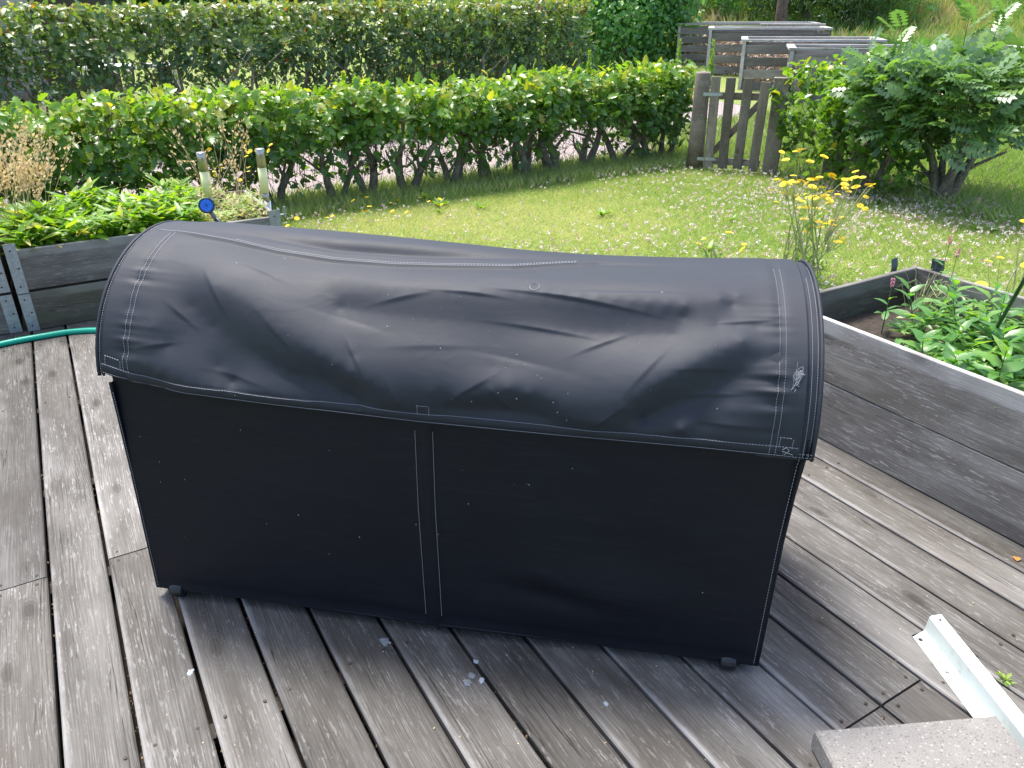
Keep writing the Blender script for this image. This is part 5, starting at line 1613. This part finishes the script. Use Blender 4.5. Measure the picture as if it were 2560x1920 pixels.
for i, (x_, y_) in enumerate(((-9, 27), (-4.5, 29), (-14, 26), (0.0, 30))):
    bushmass('far_bush', x_, y_, 3.2, 2.2, 3.6, 5000, 0.25, M['hedge_far'], ['dark bush far behind the left part of the tall hedge', 'dark bush far behind the middle of the tall hedge', 'dark bush behind the grey shed at far left', 'dark bush far behind the right end of the tall hedge'][i], T_OVAL)
fw = empty('fireweed_patch', (9.2, 22.6, float(hillz(9.2, 22.6)))); tag(fw, 'pink flowering fireweed on top of the bushes at the upper right', 'flowers')
n = 900
pos = np.stack([rng.normal(0, 0.75, n), rng.normal(0, 0.3, n), rng.uniform(1.45, 2.3, n)], 1)
V_, F_, T_ = scatter(T_TRI, pos, unit(n), unit(n), rng.uniform(0.05, 0.09, n), rng.uniform(0, 1, n))
link('blossom', np_mesh('blossom', V_, F_, M['fireweed'], T_), fw)
b = MB()
for k in range(60):
    x_, y_ = random.gauss(0, 0.75), random.gauss(0, .3)
    b.tube([(x_, y_, 0), (x_ + .03, y_, 2.1)], [0.008, 0.004], 4)
b.build('stem', M['stem'], fw)
# bare tree trunk with crown above the frame
tx, ty = 6.48, 20.3
tr = empty('tree', (tx, ty, float(hillz(tx, ty)) - 0.05)); tag(tr, 'slim brown tree trunk rising out of the top of the photo behind the compost bins', 'tree')
b = MB(); b.tube([(0, 0, 0), (-0.02, 0, 1), (0.03, 0, 2.4), (0.0, 0, 4.2), (0.05, 0, 6)], [0.15, 0.125, 0.11, 0.09, 0.03], 10)
for k in range(14):
    a_ = random.uniform(0, 2*PI); z_ = random.uniform(3.2, 5.6)
    b.tube([(0, 0, z_), (math.cos(a_) * .6, math.sin(a_) * .6, z_ + .4), (math.cos(a_) * 1.2, math.sin(a_) * 1.2, z_ + .6)], [0.04, 0.025, 0.01], 5)
b.build('trunk', simple('reddish_pine_bark', (0.15, 0.10, 0.085), 0.9, var=0.5, vscale=18, bump=1), tr, smooth=True)
n = 6000
dv = unit(n); pos = dv * rng.uniform(0.5, 1.0, n)[:, None] * np.array([1.6, 1.6, 1.5]) + np.array([0, 0, 4.9])
V_, F_, T_ = scatter(T_OVAL, pos, unit(n), unit(n), rng.uniform(0.08, 0.14, n), rng.uniform(0, .8, n))
link('crown', np_mesh('crown', V_, F_, M['bush'], T_), tr)
# neighbour's grey clad shed and a white table seen through the tall hedge
shd = empty('shed', (-14.5, 15.2, LAWN)); tag(shd, 'grey horizontally clad shed behind the left end of the tall hedge', 'shed')
for k in range(16):
    bm = MB(); bm.plank(6.0, 0.145, 0.025, 0.003); o = bm.build('cladding_board', M['shed'], shd); o.location = (0, 0, 0.12 + 0.152 * k); o.rotation_euler = (PI/2, 0, 0)
b = MB(); b.box((0.05, 0.03, 0), (5.95, 3, 2.42)); b.build('shed_core', M['under'], shd)
b = MB(); b.add([(-.3, -.35, 2.44), (6.3, -.35, 2.44), (6.3, 1.5, 3.3), (-.3, 1.5, 3.3), (6.3, 3.3, 2.44), (-.3, 3.3, 2.44)], [(0, 1, 2, 3), (3, 2, 4, 5)]); o = b.build('roof', M['galv_dark'], shd); o.modifiers.new('t', 'SOLIDIFY').thickness = 0.05
tb = empty('garden_table', (-6.9, 13.2, LAWN), 0.3); tag(tb, 'white garden table standing on the lawn behind the tall hedge', 'table')
b = MB(); b.box((0, 0, 0.68), (1.5, 0.7, 0.72)); b.build('tabletop', M['white_paint'], tb)
for x_ in (0.05, 1.4):
    for y_ in (0.05, 0.6):
        b = MB(); b.box((x_, y_, 0), (x_ + .05, y_ + .05, 0.68)); b.build('leg', M['white_paint'], tb)

# ------------------------------------------------------------------ planter plants
# right planter: individual lance-leaved plants
leaf_meshes = []
for k in range(6):
    tv, tf = T_LANCE
    tv = tv.copy()
    tv[:, 2] = tv[:, 2] * 1.0 - (0.15 + 0.12 * k / 5) * tv[:, 0] ** 2 + 0.02 * np.sin(tv[:, 0] * 9 + k)
    tv[:, 1] *= 1.25 + 0.12 * (k % 3)
    V_, F_, T_ = scatter((tv, tf), np.zeros((1, 3)), np.array([[1., 0, 0]]), np.array([[0, 0, 1.]]), [1.0], np.array([0.2 + 0.13 * k]))
    leaf_meshes.append(np_mesh('leaf', V_, F_, M['knot'], T_, smooth=False))
def knotplant(u_, v_, z_, h, nl, L, group, label, flower=False, lean=(0, 0)):
    e = empty('leafy_plant', D(u_, v_, z_), random.uniform(0, 6.28)); tag(e, label, 'plant', group)
    b = MB()
    pts = [Vector((0, 0, 0)), Vector((lean[0] * .4, lean[1] * .4, h * .5)), Vector((lean[0], lean[1], h))]
    b.tube(pts, [0.0028, 0.0022, 0.0012], 5)
    b.build('stem', M['stem'], e)
    for i in range(nl):
        f = 0.25 + 0.75 * i / (nl - 1)
        p_ = pts[0].lerp(pts[1], f * 2) if f < .5 else pts[1].lerp(pts[2], f * 2 - 1)
        a_ = i * 2.4 + random.uniform(-.4, .4)
        me = leaf_meshes[min(5, max(0, int(random.gauss(1.5 + 2 * f, 1.2))))]
        o = link('leaf', me, e)
        o.location = p_
        o.scale = [L * (1.15 - 0.55 * f) * random.uniform(.8, 1.15)] * 3
        o.rotation_euler = (random.uniform(-.35, .35), -random.uniform(0.1, 0.35) - 0.65 * f, a_)
    if flower:
        b = MB()
        p_ = pts[2]
        b.tube([p_, p_ + Vector((0, 0, 0.06))], [0.0012, 0.001], 4)
        b.build('flower_stalk', M['stem'], e)
        nn_ = 70
        zz_ = rng.uniform(0, 0.035, nn_); an_ = rng.uniform(0, 2*PI, nn_)
        pos_ = np.stack([np.cos(an_) * .003, np.sin(an_) * .003, zz_ + h + 0.05], 1) + np.array([lean[0], lean[1], 0])
        V_, F_, T_ = scatter(T_OVAL, pos_, np.stack([np.cos(an_), np.sin(an_), np.full(nn_, .6)], 1), unit(nn_), np.full(nn_, 0.006), rng.uniform(0, 1, nn_))
        link('flower_spike', np_mesh('flower_spike', V_, F_, M['pinkflower'], T_), e)
    return e
spots = []
tries = 0
while len(spots) < 30 and tries < 4000:
    tries += 1
    u_ = random.uniform(2.36, 3.02); v_ = random.uniform(0.62, 1.62)
    if v_ > 1.45 and u_ < 2.6: continue
    if all(math.hypot(u_ - a_, v_ - b_) > 0.105 for a_, b_ in spots): spots.append((u_, v_))
for i, (u_, v_) in enumerate(spots):
    front = u_ < 2.55
    knotplant(u_, v_, 0.315, random.uniform(0.13, 0.22) + (0.03 if v_ < 1.0 else 0), 10, 0.14 if v_ < 1.3 else 0.105,
              'leafy plants filling the right planter', 'lance-leaved green plant in the thicket filling the right planter', False, (random.uniform(-.05, .05), random.uniform(-.05, .05)))
knotplant(2.93, 1.62, 0.315, 0.215, 8, 0.08, None, 'pink-spiked plant nearest the far corner of the right planter', True)
knotplant(2.98, 1.70, 0.315, 0.24, 6, 0.07, None, 'second pink-spiked plant close to the far corner of the right planter', True, (0.01, 0.0))
knotplant(2.62, 1.66, 0.315, 0.14, 6, 0.07, None, 'low pink-spiked plant by the dark corner of the right planter', True)
knotplant(3.0, 1.36, 0.315, 0.26, 7, 0.08, None, 'pink-spiked plant beside the green stake', True)
# low filler leaves in the right planter
n = 2600
u = rng.uniform(2.36, 3.03, n); v = rng.uniform(0.5, 1.60, n)
ok = ~((u < 2.58) & (v > 1.45)); u, v = u[ok], v[ok]; n = len(u)
pos = np.stack([u * ca - v * sa, u * sa + v * ca, 0.32 + rng.uniform(0, 0.10, n)], 1)
an = rng.uniform(0, 2*PI, n)
V_, F_, T_ = scatter(T_LANCE, pos, np.stack([np.cos(an), np.sin(an), rng.uniform(-.1, .7, n)], 1), np.tile([[0, 0, 1.]], (n, 1)) + unit(n) * .4, rng.uniform(0.03, 0.07, n), np.clip(rng.normal(.6, .3, n), 0, 1))
tag(link('ground_cover', np_mesh('ground_cover', V_, F_, M['knot'], T_)), 'small leaves low between the stems in the right planter', 'ground cover', kind='stuff')
# straggly grass in the far corner
b = MB()
for k in range(46):
    a_ = random.uniform(0, 2*PI); L_ = random.uniform(.1, .24)
    p0 = D(2.97 + random.gauss(0, .03), 1.74 + random.gauss(0, .02), .315)
    p1 = p0 + Vector((math.cos(a_) * L_ * .4, math.sin(a_) * L_ * .4, L_ * .7)); p2 = p0 + Vector((math.cos(a_) * L_, math.sin(a_) * L_, L_ * .65))
    b.tube([p0, p1, p2], [0.0013, 0.001, 0.0004], 3, False)
tag(b.build('grass_tuft', M['palestem']), 'thin straggly grass tuft in the far corner of the right planter', 'grass')

# left planter: bright mass of leaves
def mass(name, u0, u1, v0, v1, z0, z1, n, L, mat, label, tm=.5, tmpl=T_LANCE, hump=None):
    u = rng.uniform(u0, u1, n); v = rng.uniform(v0, v1, n)
    zz_ = z0 + (z1 - z0) * rng.uniform(0, 1, n) ** 0.6 * (0.75 + 0.25 * np.sin(u * 11) * np.sin(v * 9 + 1))
    pos = np.stack([u * ca - v * sa, u * sa + v * ca, zz_], 1)
    an = rng.uniform(0, 2*PI, n)
    V_, F_, T_ = scatter(tmpl, pos, np.stack([np.cos(an), np.sin(an), rng.uniform(-.2, 1.0, n)], 1), np.tile([[0, 0, 1.]], (n, 1)) + unit(n) * .5, rng.uniform(.5, 1.15, n) * L, np.clip(rng.normal(tm, .25, n), 0, 1))
    return tag(link(name, np_mesh(name, V_, F_, mat, T_)), label, 'plants', kind='stuff')
mass('planter_leaves', -0.26, 0.66, 4.38, 5.06, 0.33, 0.55, 3400, 0.10, M['yellowgreen'], 'bright yellow green leaves filling the left planter', .5)
mass('planter_leaves', -1.6, -0.34, 4.40, 5.1, 0.33, 0.60, 2800, 0.10, M['yellowgreen'], 'bright leaves spilling from the neighbouring planter at the left edge', .5)
mass('planter_weeds', 0.45, 1.0, 4.40, 5.06, 0.33, 0.50, 1900, 0.05, M['weeds'], 'pale thin weeds round the tube lamps', .75)
# cream flower dots among them
n = 420
u = rng.uniform(0.2, 1.0, n); v = rng.uniform(4.45, 5.05, n)
pos = np.stack([u * ca - v * sa, u * sa + v * ca, rng.uniform(.46, .60, n)], 1)
V_, F_, T_ = scatter(T_TRI, pos, unit(n, .5), unit(n), rng.uniform(.008, .016, n), rng.uniform(0, 1, n))
tag(link('cream_blossoms', np_mesh('cream_blossoms', V_, F_, M['strawleaf'], T_)), 'tiny cream blossoms scattered among the weeds in the left planter', 'flowers', kind='stuff')
# bigger upright leaves
for i, (u_, v_, lb) in enumerate(((0.12, 4.95, 'tall bright plant near the middle of the left planter'), (0.52, 4.85, 'bright upright plant just left of the left tube lamp'), (-0.1, 4.6, 'broad bright plant at the left end of the left planter'))):
    sprig('tall_leaf_plant', u_, v_, 14, 0.13, M['yellowgreen'], lb, 'plant', 0.45, None, 0.6, 0.45)
sprig('weed', -0.50, 4.22, 14, 0.09, M['knot'], 'green weed growing at the metal corner of the left planters', 'weed', 0.03, None, 1.0)

# dry grass
def seedgrass(name, spots_, label, mat=M['straw']):
    e = empty(name, spots_[0][0]); tag(e, label, 'dry grass')
    o0 = Vector(spots_[0][0])
    b = MB(); pos_ = []; dr_ = []
    for (p0, p1, nseed, sl__) in spots_:
        p0 = Vector(p0) - o0; p1 = Vector(p1) - o0
        mid = (p0 + p1) / 2 + Vector((random.gauss(0, .02), random.gauss(0, .02), 0.04))
        pts = [p0.lerp(mid, t / 3) if t < 3 else mid.lerp(p1, (t - 3) / 3) for t in range(7)]
        b.tube(pts, [0.0014] * 3 + [0.0011] * 2 + [0.0007] * 2, 3, False)
        for _ in range(nseed):
            f = 1 - random.random() * sl__
            pp_ = mid.lerp(p1, f * 2 - 1) if f > .5 else p0.lerp(mid, f * 2)
            off = Vector((random.gauss(0, .014), random.gauss(0, .014), random.gauss(0, .01)))
            pos_.append(pp_ + off); dr_.append((p1 - p0).normalized() + Vector((random.gauss(0, .4), random.gauss(0, .4), random.gauss(0, .3))))
    b.build('stalks', mat, e)
    n_ = len(pos_)
    V_, F_, T_ = scatter(T_TRI, np.array([tuple(p) for p in pos_]), np.array([tuple(p) for p in dr_]), unit(n_), rng.uniform(.012, .026, n_), rng.uniform(0, 1, n_))
    link('seed_heads', np_mesh('seed_heads', V_, F_, M['strawleaf'], T_), e)
sp = []
for k in range(62):
    u0 = random.uniform(-0.50, -0.10); v0 = random.uniform(4.6, 5.0)
    L_ = random.uniform(0.35, 0.62)
    p0 = D(u0, v0, 0.34); p1 = p0 + Vector((random.gauss(0.0, 0.16), random.gauss(0.05, 0.09), L_))
    sp.append((p0, p1, random.randint(26, 60), 0.45))
seedgrass('dry_grass_clump', sp, 'bushy clump of straw coloured seeding grass at the left edge')
sp = []
for k in range(24):
    u0 = random.uniform(0.72, 1.0); v0 = random.uniform(4.6, 5.0)
    L_ = random.uniform(0.3, 0.62)
    p0 = D(u0, v0, 0.34); p1 = p0 + Vector((random.gauss(-0.06, 0.13), random.gauss(0.05, 0.08), L_))
    sp.append((p0, p1, random.randint(8, 20), 0.3))
seedgrass('dry_grass_stalks', sp, 'sparse pale grass stalks rising around the two tube lamps')
sp = []
for k in range(34):
    p0 = D(random.uniform(6.3, 6.8), random.uniform(3.4, 4.2), LAWN); a_ = random.uniform(0, 2*PI)
    p1 = p0 + Vector((random.gauss(0, 0.22), random.gauss(-.1, 0.15), random.uniform(.1, .55)))
    sp.append((p0, p1, 6, 0.25))
seedgrass('dry_grass_stalks', sp, 'dry tangled grass stalks at the foot of the silvery shrub')

# ------------------------------------------------------------------ yellow hawkweed
def head_mesh():
    V = []; F = []
    n_ = 14
    for ring_, (r0, r1, zz_) in enumerate(((0.004, 0.021, 0.004), (0.002, 0.015, 0.007))):
        for k in range(n_):
            a_ = 2*PI*k/n_ + ring_ * 0.2
            da = 0.19
            b_ = len(V)
            V += [(r0 * math.cos(a_), r0 * math.sin(a_), 0.002 + ring_ * .002), (r1 * math.cos(a_ - da), r1 * math.sin(a_ - da), zz_), (r1 * 1.06 * math.cos(a_), r1 * 1.06 * math.sin(a_), zz_ + .001), (r1 * math.cos(a_ + da), r1 * math.sin(a_ + da), zz_)]
            F.append((b_, b_+1, b_+2, b_+3))
    me = bpy.data.meshes.new('flower_head'); me.from_pydata(V, [], F); me.materials.append(M['petal']); me.update()
    return me
HM = head_mesh()
def hawk(name, base, heads, label, nstems=None, r0=0.005, basespread=0.09):
    e = empty(name, base); tag(e, label, 'flowers')
    bz = Vector(base)
    b = MB()
    joins = []
    for k in range(max(2, len(heads) // 3)):
        hd = random.choice(heads)
        p1 = Vector(hd) - bz
        st0 = Vector((random.gauss(0, basespread), random.gauss(0, basespread * .6), 0))
        j = st0.lerp(p1, 0.62) + Vector((0, 0, 0.02))
        b.tube([st0, st0.lerp(j, .5) + Vector((random.gauss(0, .01), 0, 0)), j], [r0, r0 * .85, r0 * .6], 5)
        joins.append(j)
    for hd in heads:
        p1 = Vector(hd) - bz
        j = min(joins, key=lambda q_: (q_.xy - p1.xy).length + (0 if q_.z < p1.z else 9) + abs(q_.z - p1.z) * .3)
        if j.z > p1.z: j = Vector((p1.x * .5, p1.y * .5, p1.z * .4))
        b.tube([j, j.lerp(p1, .5) + Vector((0, 0, -0.01)), p1], [0.0026, 0.002, 0.0014], 4)
        o = link('flower_head', HM, e, p1, (random.gauss(0, .25), random.gauss(0, .25), random.uniform(0, 3)))
        s_ = random.uniform(.75, 1.3); o.scale = (s_, s_, s_)
    b.build('stem', M['palestem'], e)
    n_ = 8 + len(heads)
    an_ = rng.uniform(0, 2*PI, n_); zz_ = rng.uniform(0.0, 0.02 + 0.007 * len(heads), n_)
    V_, F_, T_ = scatter(T_LANCE, np.stack([rng.normal(0, .06, n_), rng.normal(0, .04, n_), zz_], 1), np.stack([np.cos(an_), np.sin(an_), np.full(n_, 1.1)], 1), unit(n_), rng.uniform(.04, .08, n_), rng.uniform(0, .8, n_))
    link('foliage', np_mesh('foliage', V_, F_, M['weeds'], T_), e)
heads = []
for _ in range(54): heads.append((random.uniform(1.56, 2.14), 4.60 + random.uniform(-.14, .14), 0.60 - abs(random.gauss(0, .09)) - 0.10 * random.random()))
for _ in range(6): heads.append((1.62 + random.uniform(-.07, .22), 4.55 + random.uniform(-.1, .1), 0.66 + random.uniform(-.03, .05)))
for _ in range(18): heads.append((1.84 + random.uniform(-.16, .18), 4.62 + random.uniform(-.1, .1), 0.26 + random.uniform(-.10, .10)))
hawk('yellow_hawkweed', (1.84, 4.68, LAWN), heads, 'tall branching clump of yellow flowers on the lawn right of the cover')
hawk('yellow_hawkweed', (1.35, 4.95, LAWN), [(1.28, 5.0, 0.06), (1.33, 4.95, 0.09), (1.25, 5.02, 0.02), (1.52, 4.9, 0.05), (1.50, 4.85, 0.03), (1.44, 5.0, 0.10)], 'small group of yellow flowers on the lawn left of the tall clump', basespread=.03)
hawk('yellow_hawkweed', (2.75, 4.1, LAWN), [(2.60, 4.05, 0.19), (2.66, 4.05, 0.21), (2.85, 4.1, 0.40), (2.78, 4.12, 0.39)], 'yellow flowers on thin stems near the right edge of the photo', basespread=.03)
hawk('yellow_hawkweed', (2.25, 3.25, LAWN), [(2.22, 3.2, 0.44), (2.27, 3.22, 0.42), (2.05, 3.2, 0.35)], 'two low yellow flowers just behind the right planter', basespread=.03)
# dandelion-like dots at the hedge foot, left
n = 26
for i in range(1):
    e = empty('yellow_blooms', D(1.9, 6.2, LAWN)); tag(e, 'row of low yellow blooms at the foot of the hedge near the left planter', 'flowers')
    for k in range(n):
        u_ = random.uniform(-0.6, 1.0); v_ = random.uniform(-0.35, 0.35)
        o = link('flower_head', HM, e, (u_ * ca - v_ * sa, u_ * sa + v_ * ca, random.uniform(.05, .14)), (random.gauss(0, .4), random.gauss(0, .4), 0)); s_ = random.uniform(.6, 1); o.scale = (s_, s_, s_)
e = empty('yellow_blooms', D(0.95, 4.9, 0.4)); tag(e, 'small yellow blooms among the stalks beside the right tube lamp', 'flowers')
for k in range(18):
    u_ = random.gauss(0.02, .09); v_ = random.gauss(0, .09)
    o = link('flower_head', HM, e, (u_ * ca - v_ * sa, u_ * sa + v_ * ca, random.uniform(0.05, .40)), (random.gauss(0, .4), random.gauss(0, .4), 0)); s_ = random.uniform(.45, .75); o.scale = (s_, s_, s_)

for o in bpy.data.objects:
    if o.parent is not None and o.type == 'MESH' and o.name.split('.')[0] in ('seed_heads', 'twigs', 'nail', 'stalks', 'foliage', 'feathery_foliage', 'blossom', 'crown', 'dial_mark', 'gate_wire', 'line_wire', 'worn_patch', 'flower_spike', 'shoot'):
        o['kind'] = 'stuff'
